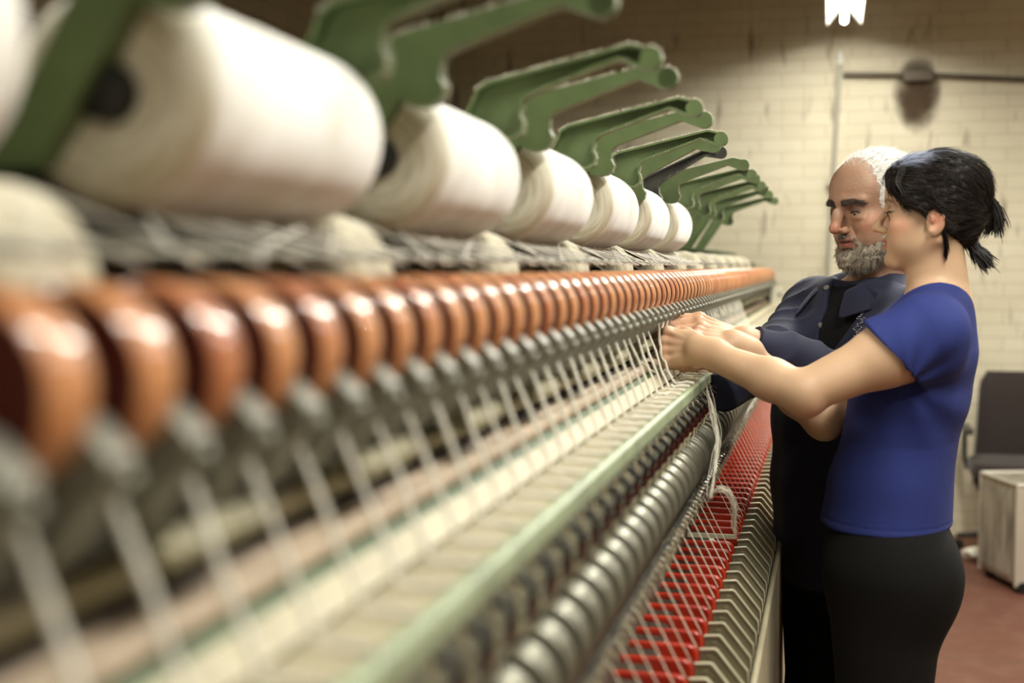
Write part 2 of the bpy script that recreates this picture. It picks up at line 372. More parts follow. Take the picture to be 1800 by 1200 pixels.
# a bracket with a polished knob below each wheel
bx_, bz_ = mx(.335, -.100)
for i, y in enumerate(YS):
    mb = MB()
    mb.ball((-.2855, y + .0305, H - .090), .0058, 12, 0)
    mb.tube([(-.2855, y + .0305, H - .090), (-.310, y + .0305, H - .096)], .004, 6)
    mb.tube([(-.330, y + .0305, H - .125), (-.345, y + .0305, H - .110)], .003, 5)
    mb.prism_y([(-.345, H - .050), (-.302, H - .064), (-.2865, H - .080), (-.288, H - .092), (-.322, H - .128), (-.350, H - .128)], y + .019, y + .042)
    fpart('wheel_bracket', mb, M['bracket'])
# yarn guide comb above the wheels
roller(.357, .008, .0028, 'guide_bar', M['steel'])
for i in range(4):
    roller(.525 + .010 * (i % 2), .040 - .018 * i, .0050, 'guide_rod', M['steel_bright'] if i == 1 else M['steel'])
fpart('back_plate', longp([(.56, .058), (.57, .058), (.57, -.10), (.56, -.10)]), M['steel_dark'], 'dark plate behind the guide rods')
# thread guide rail under the steel rollers
fpart('thread_guide_rail', longp([(.226, -.402), (.234, -.402), (.238, -.414), (.228, -.414)]), M['steel_dark'])
mb = MB()
for y in YS:
    for s in (-.018, .016): mb.tube([(-.232, y + s, H - .404), (-.222, y + s, H - .408), (-.219, y + s + .003, H - .413), (-.226, y + s + .005, H - .416)], .0016, 5)
fpart('guide_hook', mb, M['steel_bright'])['kind'] = 'stuff'
fpart('roller_beam', longp([(.262, -.30), (.275, -.30), (.275, -.40), (.262, -.40)]), M['brown'])
roller(.252, -.346, .011, 'roller_shaft', M['steel_dark'])
# trough with slats and red plates
fpart('trough_floor', longp([(.108, -.640), (.34, -.640), (.34, -.665), (.108, -.665)]), M['white_box'])
fpart('trough_back', longp([(.335, -.40), (.345, -.40), (.345, -.67), (.335, -.67)]), M['brown'])
fpart('front_skirt', longp([(.098, -.606), (.103, -.603), (.108, -.606), (.108, -1.36), (.098, -1.36)]), M['beige'], 'beige front skirt reaching down to the floor', bevel=.002)
fpart('plinth', longp([(.11, -1.34), (.80, -1.34), (.80, -1.45), (.11, -1.45)]), M['brown'])
fpart('back_panel', longp([(.79, -.05), (.80, -.05), (.80, -1.4), (.79, -1.4)]), M['green_dark'])
slat_poly = [(.176, -.548), (.155, -.546), (.152, -.548), (.113, -.596), (.112, -.606), (.112, -.655), (.176, -.655)]
slat_rim = [(.177, -.5465), (.155, -.5445), (.151, -.5465), (.1115, -.5955), (.1105, -.606), (.1105, -.625), (.1125, -.625), (.1125, -.606), (.1135, -.596), (.152, -.5485), (.155, -.5465), (.177, -.5485)]
red_poly = [(.330, -.526), (.186, -.526), (.178, -.529), (.1735, -.537), (.173, -.60), (.205, -.60), (.216, -.560), (.234, -.537), (.330, -.533)]
nsl = 0
for i in range(8, NPOS):
    y = YS[i]
    mb = MB(); mb.prism_y(poly(slat_poly), y - .002, y + .002); mb.prism_y(poly(slat_rim), y - .005, y + .003, 1); mb.box((-.165, y - .006, H - .560), (-.158, y - .0014, H - .555))
    fpart('slat', mb, [M['slat'], M['slat_edge']])
    if i != 31:
        mb = MB(); mb.prism_y(poly(red_poly), y + .011, y + .022); fpart('red_plate', mb, M['red_plate'], 'red plate with a rounded outer corner', bevel=.003)
    else:
        mb = MB(); mb.prism_y(poly([(.330, -.526), (.178, -.526), (.175, -.534), (.330, -.534)]), y + .012, y + .02); fpart('spare_rod', mb, M['beige'], 'pale rod where one red plate is missing')
# far end stand
fpart('end_stand', MB().box((-.80, YE, 0), (-.115, YE + .05, 1.20)), M['beige'], 'beige end stand next to the wall', bevel=.008)
fpart('end_head', MB().box((-.80, YE, 1.2), (-.40, YE + .05, 1.47)), M['green_dark'], bevel=.008)
fpart('drive_bracket', MB().box((-.345, YE - .10, 1.19), (-.315, YE + .02, 1.335)), M['black'], 'black bracket under the last wheels')
fpart('switch_box', MB().box((-.31, YE - .02, 1.22), (-.255, YE + .04, 1.34)), M['white_box'], bevel=.004)
fpart('pilot_lamp', MB().ball((-.268, YE - .024, 1.30), .008, 10), M['black'])
for y in (0.6, 2.2, 3.8, 5.4, 6.9):
    fpart('leg', MB().box((-.70, y, .02), (-.60, y + .12, .5)), M['green_dark'])
    fpart('cradle_post', MB().box((-.68, y, 1.40), (-.645, y + .035, 1.50)), M['green_dark'])
fpart('cradle_beam', longp([(.500, .072), (.520, .072), (.520, .060), (.500, .060)]), M['green_dark'], 'dark green beam on which the cradle arms pivot', bevel=.003)
fpart('cradle_beam_tie', longp([(.519, .070), (.67, .070), (.67, .062), (.519, .062)], .6, 7.0), M['green_dark'])

# ---- orange wheels
rim_prof = [(.020, -.016), (.034, -.016), (.0345, -.018), (.0400, -.018), (.0420, -.0155), (.0430, -.009), (.0433, 0), (.0430, .009), (.0420, .0155), (.0400, .018), (.0345, .018), (.034, .016), (.020, .016)]
def wheel():
    r = MB().lathe_y(rim_prof, n=48).build('roving_pulley', [M['orange']])
    MB().lathe_y([(.0404, -.0184), (.0404, .0184)], n=32).build('web', M['wheel_face'], r)
    MB().lathe_y([(.011, -.025), (.013, -.022), (.013, .022), (.011, .025)], n=20).build('hub', M['steel_dark'], r)
    return r
ORD = 'first second third fourth fifth sixth seventh eighth ninth tenth eleventh twelfth thirteenth fourteenth fifteenth sixteenth seventeenth eighteenth nineteenth twentieth'.split()
W0 = wheel()
for i, y in enumerate(YS[1:96]):
    o = W0 if i == 0 else copy_tree(W0)
    o.location = (-.332, y, H - .0500)
    o.rotation_euler = (0, random.uniform(0, 6), 0)
    tag(o, f'{ORD[i]} glossy orange-brown roving wheel counted from the near end of the row' if i < 20 else 'orange-brown roving wheel in the tightly spaced far part of the row, past the twentieth', 'pulley wheel', 'orange wheels in one long row')

# ---- steel rollers under the rail
rp = [(.012, -.024), (.036, -.024), (.0405, -.022), (.0420, -.017), (.0418, -.009), (.0385, -.003), (.0385, .001), (.0410, .006), (.0420, .012), (.0408, .019), (.036, .022), (.012, .022)]
R0 = MB().lathe_y(rp, n=44).build('steel_roller', M['steel'])
MB().lathe_y([(.013, -.034), (.015, -.030), (.015, .030), (.013, .034)], n=18).build('hub', M['black'], R0)
for i, y in enumerate(YS[8:72]):
    o = R0 if i == 0 else copy_tree(R0)
    o.location = (-.252, y, H - .346)
    tag(o, f'{ORD[i]} grooved steel roller from the near end of the row under the green rail' if i < 14 else 'grooved steel roller in the far part of the row, past the fourteenth one', 'roller', 'steel rollers under the green rail')
# hooks with red tips on the rail face
h0_ = None
for i, y in enumerate(YS[5:72]):
    if h0_ is None:
        h0_ = thing('yarn_hook', None, None)
        MB().tube([(0, 0, 0), (.010, 0, 0), (.017, .004, -.008), (.014, .010, -.018)], .0035, 7).build('hook', M['black'], h0_)
        MB().tube([(.011, .006, -.020), (.014, .010, -.017), (.013, .016, -.030), (.006, .018, -.036)], [.0035, .0042, .0038, .002], 8).build('tip', M['red'], h0_)
        o = h0_
    else: o = copy_tree(h0_)
    o.location = (-.236, y + .02, H - .2415)
    tag(o, f'{ORD[i]} black hook with a dark red tip from the near end of the rail face' if i < 14 else 'small black hook with a dark red tip on the far part of the rail face', 'hook', 'yarn hooks along the rail face')

# ---- cradle arms
def arm_outline():
    kn = []
    cx, cz, r = .2055, .2385, .0132
    for k in range(13):
        a = math.radians(75 + 215 * k / 12)
        kn.append((cx - r * math.cos(a) * -1 * -1, cz + r * math.sin(a)))
    p = [(.2265, .2545)]
    # knob arc runs round the right-hand end (smaller X)
    p = [(.2300, .2560), (.2240, .2545)]
    for k in range(13):
        a = math.radians(70 - 220 * k / 12)       # from upper left, over the right end, to lower left
        p.append((cx + r * math.cos(PI - (math.radians(110) - math.radians(220) * 0) + 0) if False else cx - r * math.cos(math.radians(110 - 220 * k / 12)), cz + r * math.sin(math.radians(110 - 220 * k / 12))))
    p += [(.2285, .2330), (.243, .2385), (.350, .2005), (.357, .194), (.359, .178), (.354, .168), (.357, .157), (.366, .151), (.379, .150), (.389, .152), (.3975, .1585),
          (.464, .060), (.500, .060), (.4185, .196), (.4120, .2100), (.4000, .2180)]
    return p
AO = arm_outline()
def inset(p, d):
    n = len(p); A = sum(p[i][0] * p[(i + 1) % n][1] - p[(i + 1) % n][0] * p[i][1] for i in range(n))
    s = 1 if A > 0 else -1; out = []
    for i in range(n):
        a = Vector(p[i - 1]); b = Vector(p[i]); c = Vector(p[(i + 1) % n])
        e1 = (b - a).normalized(); e2 = (c - b).normalized()
        n1 = Vector((-e1.y, e1.x)) * s; n2 = Vector((-e2.y, e2.x)) * s
        m_ = (n1 + n2); m_ = m_.normalized() if m_.length > 1e-6 else n1
        out.append(tuple(b + m_ * d / max(.5, m_.dot(n1))))
    return out
AI = inset(AO, .0035)
PIV = (.482, .066)
def arm_meshes(side):                       # side -1: open channel towards the camera, +1: flat face towards it
    loc = lambda p: [(-(X - PIV[0]), Z - PIV[1]) for X, Z in p]
    web = MB().prism_y(loc(AO), -.002, .002)
    n = len(AO); o_, i_ = loc(AO), loc(AI); y0, y1 = (.002 * side, .019 * side)
    rim = MB(); vs = [(x, y0, z) for x, z in o_] + [(x, y1, z) for x, z in o_] + [(x, y1, z) for x, z in i_] + [(x, y0, z) for x, z in i_]
    fs = []
    for k in range(n):
        j = (k + 1) % n
        fs += [(k, j, n + j, n + k), (n + k, n + j, 2 * n + j, 2 * n + k), (2 * n + k, 2 * n + j, 3 * n + j, 3 * n + k)]
    rim.add(vs, fs)
    kx, kz = -(.2055 - PIV[0]), .2385 - PIV[1]
    knob = MB().lathe_y([(.0125, -.002 if side > 0 else -.0192), (.0134, 0), (.0125, .0192 if side > 0 else .002)], c=(kx, 0, kz), n=24)
    return web, rim, knob
def lint_mb(side, dens=1.0, seed=0):
    r = random.Random(seed); mb = MB(); n = len(AO)
    for k in range(n):
        a, b = Vector(AO[k]), Vector(AO[(k + 1) % n]); L = (b - a).length
        top = (a.y + b.y) / 2 > (.19 + (.41 - (a.x + b.x) / 2) * .2) or (abs((a.x + b.x) / 2 - .38) < .03 and (a.y + b.y) / 2 < .19)
        if not top: continue
        for q in range(int(L * 1300 * dens)):
            p = a.lerp(b, r.random()); y = side * r.uniform(-.0, .019)
            z0 = (-(p.x - PIV[0]), y, p.y - PIV[1]); h = r.uniform(.001, .0042)
            z1 = (z0[0] + r.uniform(-.002, .002), y + r.uniform(-.002, .002), z0[2] + h)
            z2 = (z1[0] + r.uniform(-.002, .002), y + r.uniform(-.003, .003), z1[2] + r.uniform(-.0015, .001))
            mb.tube([z0, z1, z2], [.0005, .0004, .0002], 3, cap=False)
    return mb
ARMS = {}
for s in (-1, 1):
    ARMS[s] = [mb.build('tmp', M['green'], angle=30) for mb in arm_meshes(s)] + [lint_mb(s, 1, s).build('tmp', M['lint'])]
def arm(y, side, label, rot=0, darkm=None, dz=0):
    t = thing('cradle_arm', label, 'arm', (-PIV[0], y, H + PIV[1] + dz), 0, 'cradle arms holding the yarn packages')
    for src, nm in zip(ARMS[side], ('web', 'rim', 'handle_knob', 'lint')):
        o = bpy.data.objects.new(nm, src.data); C.objects.link(o); o.parent = t
        if darkm and nm != 'lint':
            o.data = src.data.copy(); o.data.materials.clear(); o.data.materials.append(darkm)
        if nm == 'lint': o['kind'] = 'stuff'; o['label'] = 'white fluff caught along the upper edge'
    t.rotation_euler.y = rot
    return t
RP = .49                                     # spacing of the yarn packages
def gy(g): return 1.03 + RP * (g - 1)       # far face of package g
ordn = ['', 'first', 'second', 'third', 'fourth', 'fifth', 'sixth', 'seventh', 'eighth', 'ninth']
arm(gy(0) + .162, 1, 'large blurred green cradle arm leg crossing the near yarn package at the front corner')
for g in range(1, 10):
    y = gy(g)
    if g == 5:
        arm(y + .010, -1, 'dark worn metal cradle arm tipped lower than its green neighbours', rot=-.20, darkm=M['steel_dark'], dz=-.035)
        arm(y + .155, 1, 'flat green cradle arm just beyond the dark worn arm')
        continue
    if g <= 6:
        arm(y + .010, -1, f'green channel-faced cradle arm at the far end of the {ordn[g]} big white package')
    elif g < 9:
        arm(y + .010, -1, f'empty green channel-faced cradle arm, {"first" if g == 7 else "second"} beyond the last white package')
    if g == 4: arm(y + .155, 1, 'flat green cradle arm tipped lower behind the fourth package', rot=-.14, dz=-.035)
    elif g <= 6: arm(y + .155, 1, f'flat-faced green cradle arm just before the {ordn[g + 1]} package' if g < 6 else 'flat-faced green cradle arm right after the last white package')
    elif g == 7: arm(y + .155, 1, 'flat-faced green cradle arm between the two empty channel-faced arms')
    elif g == 9: arm(y - .03, -1, 'farthest green cradle arm at the wall end of the frame')
for s in ARMS:
    for o in ARMS[s]: bpy.data.objects.remove(o)

# ---- yarn packages
def yarn_mat(name, c1, c2, ring=False):
    m = bpy.data.materials.new(name); m.use_nodes = True; n = m.node_tree.nodes; l = m.node_tree.links; b = n['Principled BSDF']
    b.inputs['Roughness'].default_value = .8; b.inputs['Sheen Weight'].default_value = .25
    tc = n.new('ShaderNodeTexCoord'); sp = n.new('ShaderNodeSeparateXYZ'); l.new(tc.outputs['Object'], sp.inputs[0])
    x2 = n.new('ShaderNodeMath'); x2.operation = 'MULTIPLY'; l.new(sp.outputs[0], x2.inputs[0]); l.new(sp.outputs[0], x2.inputs[1])
    z2 = n.new('ShaderNodeMath'); z2.operation = 'MULTIPLY_ADD'; l.new(sp.outputs[2], z2.inputs[0]); l.new(sp.outputs[2], z2.inputs[1]); l.new(x2.outputs[0], z2.inputs[2])
    rr = n.new('ShaderNodeMath'); rr.operation = 'SQRT'; l.new(z2.outputs[0], rr.inputs[0])
    an = n.new('ShaderNodeMath'); an.operation = 'ARCTAN2'; l.new(sp.outputs[0], an.inputs[0]); l.new(sp.outputs[2], an.inputs[1])
    cb = n.new('ShaderNodeCombineXYZ'); l.new(sp.outputs[1], cb.inputs[0]); l.new(rr.outputs[0], cb.inputs[1]); l.new(an.outputs[0], cb.inputs[2])
    mp = n.new('ShaderNodeMapping'); mp.inputs['Scale'].default_value = (330, 420, .9); l.new(cb.outputs[0], mp.inputs[0])
    nz = n.new('ShaderNodeTexNoise'); nz.inputs['Scale'].default_value = 1; nz.inputs['Detail'].default_value = 2; l.new(mp.outputs[0], nz.inputs[0])
    mp2 = n.new('ShaderNodeMapping'); mp2.inputs['Scale'].default_value = (26, 150, 1.3); l.new(cb.outputs[0], mp2.inputs[0])
    n2 = n.new('ShaderNodeTexNoise'); n2.inputs['Scale'].default_value = 1; n2.inputs['Detail'].default_value = 3; l.new(mp2.outputs[0], n2.inputs[0])
    ad = n.new('ShaderNodeMath'); ad.operation = 'MULTIPLY'; l.new(nz.outputs[0], ad.inputs[0]); l.new(n2.outputs[0], ad.inputs[1])
    cr = n.new('ShaderNodeValToRGB'); cr.color_ramp.elements[0].position = .14; cr.color_ramp.elements[1].position = .30
    cr.color_ramp.elements[0].color = (*c2, 1); cr.color_ramp.elements[1].color = (*c1, 1); l.new(ad.outputs[0], cr.inputs[0]); l.new(cr.outputs[0], b.inputs['Base Color'])
    bp = n.new('ShaderNodeBump'); bp.inputs['Strength'].default_value = .35; bp.inputs['Distance'].default_value = .002; l.new(nz.outputs[0], bp.inputs['Height']); l.new(bp.outputs[0], b.inputs['Normal'])
    return m
M['pack'] = yarn_mat('wound_white_yarn', srgb(250, 249, 243), srgb(234, 229, 214))
M['pack_low'] = yarn_mat('shaded_lower_yarn', srgb(206, 198, 172), srgb(176, 166, 138))  # duller tone carries the shadow of the top packages in its colour
M['pack_end'] = yarn_mat('yarn_package_end', srgb(232, 226, 206), srgb(196, 184, 152))
def package_mesh(R, L):
    p = [(.019, 0), (R * .45, -.004), (R * .80, -.006), (R - .008, -.002), (R - .002, .004), (R, .012)]
    mb = MB(); mb.lathe_y(p + [(R, L * .25), (R + .0006, L * .5), (R, L * .75), (R, L - .012)] + [(r_, L - y_) for r_, y_ in reversed(p[:-1])], n=72)
    k = 72; fi = 0; mi = []
    npf = len(p) - 2
    nseg = len(p) + 4 + len(p) - 1 - 1
    for s in range(nseg): mi += [1 if (s < npf or s >= nseg - npf) else 0] * k
    mi += [1, 1]; mb.m = mi
    return mb
def package(R, L, X, Z, y, label, group, core=True):
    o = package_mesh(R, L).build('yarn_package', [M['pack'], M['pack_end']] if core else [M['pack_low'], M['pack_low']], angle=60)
    o.location = (-X, y, H + Z); tag(o, label, 'yarn package', group)
    MB().lathe_y([(.012, -.016), (.0175, -.014), (.0185, -.010), (.0185, L + .004), (.0165, L + .006), (.012, L + .007)] if core else [(.012, -.004), (.012, L + .004)], n=24).build('core', M['black'], o)
    return o
PL = .305
names = ['partly visible white yarn package at the front corner, before the first green arm', 'largest and nearest whole white yarn package in the top row', 'second whole white yarn package in the top row', 'third white yarn package in the top row',
         'fourth white yarn package in the top row', 'fifth white yarn package in the top row, before the dark arm', 'last and smallest-looking white yarn package in the top row, beyond the dark arm']
for g in range(0, 7):
    far = gy(g); package(.0705, PL, .4285, .105, far - PL, names[g], 'white yarn packages in the top row')
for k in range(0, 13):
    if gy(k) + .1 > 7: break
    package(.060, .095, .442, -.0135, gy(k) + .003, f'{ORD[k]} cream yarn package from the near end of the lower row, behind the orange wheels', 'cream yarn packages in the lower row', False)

# ---- yarns
def wob(p, a): return Vector(p) + Vector([random.uniform(-a, a) for _ in range(3)])
def strand(name, pts, r, mt, label, cat, group, wobble=.0006, n=6, sub=4):
    base = Vector(pts[0]); P = []
    for i in range(len(pts) - 1):
        for k in range(sub):
            P.append(wob(Vector(pts[i]).lerp(Vector(pts[i + 1]), k / sub), wobble if (i or k) else 0))
    P.append(Vector(pts[-1]))
    o = MB().tube([p - base for p in P], [r * random.uniform(.8, 1.2) for _ in P], n).build(name, mt)
    o.location = base; return tag(o, label, cat, group)
MY = lambda X, y, Z: (-X, y, H + Z)
HANDY = 2.42
for i, y in enumerate(YS[:61]):
    near = abs(y - HANDY)
    pts = [MY(.3245, y, .001), MY(.304, y, -.009), MY(.2905, y, -.035), MY(.292, y, -.062), MY(.3035, y, -.080)]
    if near < .12:                      # pulled aside by the hands
        pts = [MY(.3035, y, -.080), MY(.302, y + (HANDY - y) * .35, -.125), MY(.298, y + (HANDY - y) * .2 + .01, -.165), MY(.274, y, -.209)]
    else:
        pts = [MY(.322, y, -.0885), MY(.274, y, -.2085)]
    pts += [MY(.262, y + .002, -.2085), MY(.238, y + random.uniform(-.003, .008), -.2095)]
    strand('roving', pts, .0023 if y < 2.5 else .0016, M['yarn'], f'white roving dropping from the {ORD[i - 1]} orange wheel to the green rail' if 0 < i < 21 else ('white roving pulled out of line beside the hands of the woman' if near < .12 else ('white roving at the very near end of the green rail' if i == 0 else 'white roving in the dense far part of the row, past the twentieth orange wheel')), 'roving', 'rovings between the orange wheels and the rail', .0011 if near > .4 else .002)
    # from the rail edge down past the hook to the steel roller
    if 2 < i:
        strand('yarn_end', [MY(.2345, y + .006, -.236), MY(.2285, y + .004, -.25), MY(.2275, y + .012, -.272), MY(.2335, y + .006, -.300)], 0.0015, M['old_yarn'], f'soiled yarn end below the rail lip, level with the {ORD[i - 1]} orange wheel' if i < 21 else 'soiled yarn end below the rail lip, past the twentieth orange wheel', 'yarn', 'yarn ends over the rail edge', .0018)
for i in range(5, 68):
    y = YS[i]
    if i in (30, 31): continue
    strand('spun_yarn', [MY(.2305, y, -.417), MY(.174, y, -.5255)], .0009, M['thin_yarn'], 'thin taut yarn crossing over the red plates near the bottom of the picture' if i < 30 else 'thin taut yarn crossing over the red plates, past the pale rod', 'yarn', 'thin yarns over the red plates', .0001, 5, 1)
for g in range(0, 14):
    for k in range(7):
        i = round((gy(g) - PL - .06 + PITCHY * k + .0 - Y0) / PITCHY)
        if not (0 <= i < 95): continue
        yd = YS[i]
        if g <= 6:
            ys = yd - .10 + .012 * (3 - k); ys = min(max(ys, gy(g) - PL + .012 + .008 * k), gy(g) - .012 - .008 * (6 - k))
            strand('feed_yarn', [MY(.414, ys, .0335), MY(.362, yd, .0115), MY(.338, yd, .0022)], .0012, M['yarn'], f'{ORD[k]} yarn from the near end slanting down from the {("corner", "first whole", "second whole", "third whole", "fourth whole", "fifth whole", "last")[g]} top-row package', 'yarn', 'feed yarns below the white packages', .0004, 5, 2)
        yl = gy(g) + .012 + .074 * k / 6
        if yl < 4.6 and k % 2 == 0: strand('feed_yarn', [MY(.4200, yl, .0415), MY(.362, yl - .10 + .05 * (k - 3), .0115), MY(.345, yl - .12 + .055 * (k - 3), .0015)], .0010, M['yarn'], f'pale yarn running forward from the {ORD[g]} cream package in the lower row', 'yarn', 'feed yarns from the lower packages', .0004, 5, 2)

# lint: fuzzy beard along the thread guide rail, and two hanging tufts
mb = MB(); r = random.Random(3)
for k in range(3000):
    y = .5 + 4.8 * r.random() ** 1.6
    p = Vector(MY(.2285 + r.uniform(-.006, .004), y, -.404 + r.uniform(-.016, .006)))
    q1 = p + Vector((r.uniform(-.004, .008), r.uniform(-.008, .008), r.uniform(-.008, .004))); q2 = q1 + Vector((r.uniform(-.005, .006), r.uniform(-.008, .008), r.uniform(-.010, .003)))
    mb.tube([p, q1, q2], [.0005, .0005, .0003], 3, cap=False)
o = mb.build('lint_beard', M['grey_lint']); tag(o, 'fuzzy grey lint clinging along the thread guide rail below the steel rollers', 'lint', kind='stuff')
def tuft(pts, n, spread, label, seed):
    r = random.Random(seed); mb = MB(); base = Vector(pts[0])
    for k in range(n):
        P = []; of = Vector((r.gauss(0, spread), r.gauss(0, spread), r.gauss(0, spread)))
        a = r.uniform(0, .4); b = r.uniform(.6, 1)
        for q in range(9):
            t = (a + (b - a) * q / 8) * (len(pts) - 1); i = min(int(t), len(pts) - 2)
            p = Vector(pts[i]).lerp(Vector(pts[i + 1]), t - i) + of * (.6 + .5 * math.sin(t * 2 + k)) + Vector([r.uniform(-.0012, .0012) for _ in range(3)])
            P.append(p - base)
        mb.tube(P, .00042, 3, cap=False)
    o = mb.build('lint_tuft', M['lint']); o.location = base; return tag(o, label, 'lint')
tuft([at(1243, 880, 2.28), at(1262, 856, 2.27), at(1282, 864, 2.27), at(1292, 890, 2.28), at(1290, 925, 2.29), at(1296, 950, 2.30)], 44, .0035, 'white lint tuft arching over the red plates below the woman\'s arms', 5)
tuft([at(1240, 672, 2.35), at(1252, 720, 2.30), at(1262, 770, 2.26), at(1256, 830, 2.20), at(1246, 880, 2.16)], 26, .0040, 'long grey lint wisp hanging from the rail end past the steel rollers', 6)
tuft([at(1085, 590, 2.33), at(1110, 620, 2.33), at(1130, 640, 2.33), at(1150, 655, 2.34)], 26, .004, 'loose strands gathered beside the woman\'s fist', 8)
# ------------------------------------------------------------------ metal case and office chair by the wall
a = ground(1720, 1009); b = ground(1786, 1044)
ax = (b - a); LS = ax.length; ax.normalize(); nrm = Vector((ax.y, -ax.x, 0))
if nrm.x < 0: nrm = -nrm
ang = math.atan2(ax.y, ax.x)
case = thing('metal_case', 'ribbed aluminium transport case standing on the red floor in front of the chair', 'case', (a.x, a.y, 0), ang)
# local x runs along the ribbed side, local y to the room side; decide its sign
sgn = 1 if Vector((-math.sin(ang), math.cos(ang), 0)).dot(nrm) > 0 else -1
HC = .485; WC = .50 * sgn
mb = MB(); mb.box((0.006, 0, .035), (LS - .006, WC, HC)); mb.build('body', M['alu'], case, bevel=.012)
nr = 7
for k in range(nr):
    x = .03 + (LS - .11) * k / (nr - 1)
    MB().tube([(x, -.002 * sgn, .07), (x, -.002 * sgn, HC - .04)], .010, 8).build('rib', M['alu'], case)
for (xa, ya) in ((.006, 0), (LS - .006, 0), (LS - .006, WC), (.006, WC)):
    MB().tube([(xa, ya, .03), (xa, ya, HC)], .007, 10).build('edge_strip', M['alu_edge'], case)
for (pa, pb) in (((0.006, 0, HC), (LS - .006, 0, HC)), ((LS - .006, 0, HC), (LS - .006, WC, HC)), ((.006, 0, HC), (.006, WC, HC)), ((.006, WC, HC), (LS - .006, WC, HC))):
    MB().tube([pa, pb], .007, 10).build('edge_strip', M['alu_edge'], case)
mb = MB(); mb.box((LS - .008, .0, .04), (LS + .001, .06 * sgn, HC - .01))
for k in range(14):
    z = .07 + .029 * k; t = (k % 2) * .02 + .015
    mb.ball((LS + .001, t * sgn, z), .006, 8, 0, (.5, .6, 1.3))
mb.build('studded_plate', M['alu_edge'], case)['label'] = 'studded bright edging'
MB().tube([(LS + .002, .05 * sgn, HC - .03), (LS + .022, .055 * sgn, HC - .035), (LS + .022, .11 * sgn, HC - .035), (LS + .002, .115 * sgn, HC - .03)], .009, 8).build('handle', M['black'], case)
for (xa, ya) in ((LS - .01, .03), (LS - .01, .44), (.06, .03), (.06, .44)):
    MB().tube([(xa - .014, ya * sgn, .026), (xa + .014, ya * sgn, .026)], .026, 16).build('caster', M['black'], case)

cx, cy = at(1783, 700, 7.08).x, 7.08
chair = thing('office_chair', 'dark brown padded office chair behind the aluminium case by the brick wall', 'chair', (cx, cy, 0))
mb = MB()
def pad(w0, w1, z0, z1, y, th, n=10):
    mb = MB(); rows = 12
    vs = []; fs = []
    for i in range(rows + 1):
        t = i / rows; z = z0 + (z1 - z0) * t; hw = w0 + (w1 - w0) * t
        e = min(t, 1 - t) * rows / 1.6; hw2 = hw - .035 * max(0, 1 - e) ** 2
        ring = []
        for k in range(24):
            a = 2 * PI * k / 24; ca, sa = math.cos(a), math.sin(a)
            X = hw2 * math.copysign(abs(ca) ** .35, ca); Yy = th * math.copysign(abs(sa) ** .6, sa) * (1 - .5 * max(0, 1 - e) ** 2)
            ring.append((X, y + Yy - .03 * math.sin(PI * t) + .02 * (ca * ca), z))
        vs += ring
    for i in range(rows):
        for k in range(24):
            a_ = i * 24 + k; b_ = i * 24 + (k + 1) % 24
            fs.append((a_, b_, b_ + 24, a_ + 24))
    fs += [tuple(range(23, -1, -1)), tuple(rows * 24 + k for k in range(24))]
    return mb.add(vs, fs)
ztop = at(1765, 662, 6.75).z; zb = at(1765, 868, 6.6).z
pad(.195, .165, zb - .08, ztop, .03, .04).build('backrest', M['chair'], chair)
def seatmb():
    mb = MB(); vs = []; fs = []
    for i, (z, s) in enumerate(((.40, .80), (.41, .95), (.435, 1.0), (.465, 1.0), (.485, .94), (.492, .8))):
        for k in range(28):
            a = 2 * PI * k / 28; ca, sa = math.cos(a), math.sin(a)
            vs.append((.235 * s * math.copysign(abs(ca) ** .5, ca), -.20 + .225 * s * math.copysign(abs(sa) ** .5, sa), z))
    for i in range(5):
        for k in range(28):
            a_ = i * 28 + k; b_ = i * 28 + (k + 1) % 28; fs.append((a_, b_, b_ + 28, a_ + 28))
    fs += [tuple(range(27, -1, -1)), tuple(5 * 28 + k for k in range(28))]
    return mb.add(vs, fs)
seatmb().build('seat', M['chair'], chair)
for s in (-1, 1):
    mb = MB(); mb.tube([(s * .17, -.10, .42), (s * .235, -.08, .43), (s * .243, -.06, .50), (s * .243, -.06, .60), (s * .240, -.10, .625), (s * .240, -.22, .63)], [.013, .014, .014, .014, .017, .017], 10)
    mb.box((s * .243 - .02, -.28, .615), (s * .243 + .02, -.02, .645)); mb.box((s * .243 - .008, -.10, .45), (s * .243 + .008, -.02, .63))
    mb.build('armrest', M['chair_plastic'], chair, bevel=.006)
MB().tube([(0, -.18, .06), (0, -.18, .40)], .025, 14).build('gas_lift', M['chair_plastic'], chair)
MB().tube([(0, -.15, .40), (0, .02, .39), (0, .09, .46), (0, .085, .62)], .018, 10).build('back_bracket', M['chair_plastic'], chair)
for k in range(5):
    a_ = 2 * PI * k / 5 + .3; d_ = Vector((math.cos(a_), math.sin(a_), 0)); c_ = Vector((0, -.18, 0))
    lg = MB().tube([c_ + Vector((0, 0, .10)), c_ + d_ * .15 + Vector((0, 0, .095)), c_ + d_ * .29 + Vector((0, 0, .075))], [.022, .018, .013], 8).build('leg', M['chair_plastic'], chair)
    e = c_ + d_ * .285; s_ = Vector((-d_.y, d_.x, 0))
    MB().tube([e - s_ * .022 + Vector((0, 0, .027)), e + s_ * .022 + Vector((0, 0, .027))], .027, 14).build('caster', M['black'], lg)
# crumpled scrap by the chair
sp = ground(1713, 985)
r = random.Random(2); mb = MB(); mb.ball((0, 0, .035), .045, 14, 0, (1.2, .9, .7)); mb.v = [(x + r.uniform(-.012, .012), y + r.uniform(-.012, .012), max(0, z + r.uniform(-.010, .010))) for x, y, z in mb.v]
o = mb.build('yarn_waste', M['lint'], angle=20); o.location = (sp.x, sp.y, 0); tag(o, 'small heap of pale yarn waste on the floor beside the chair foot', 'waste')
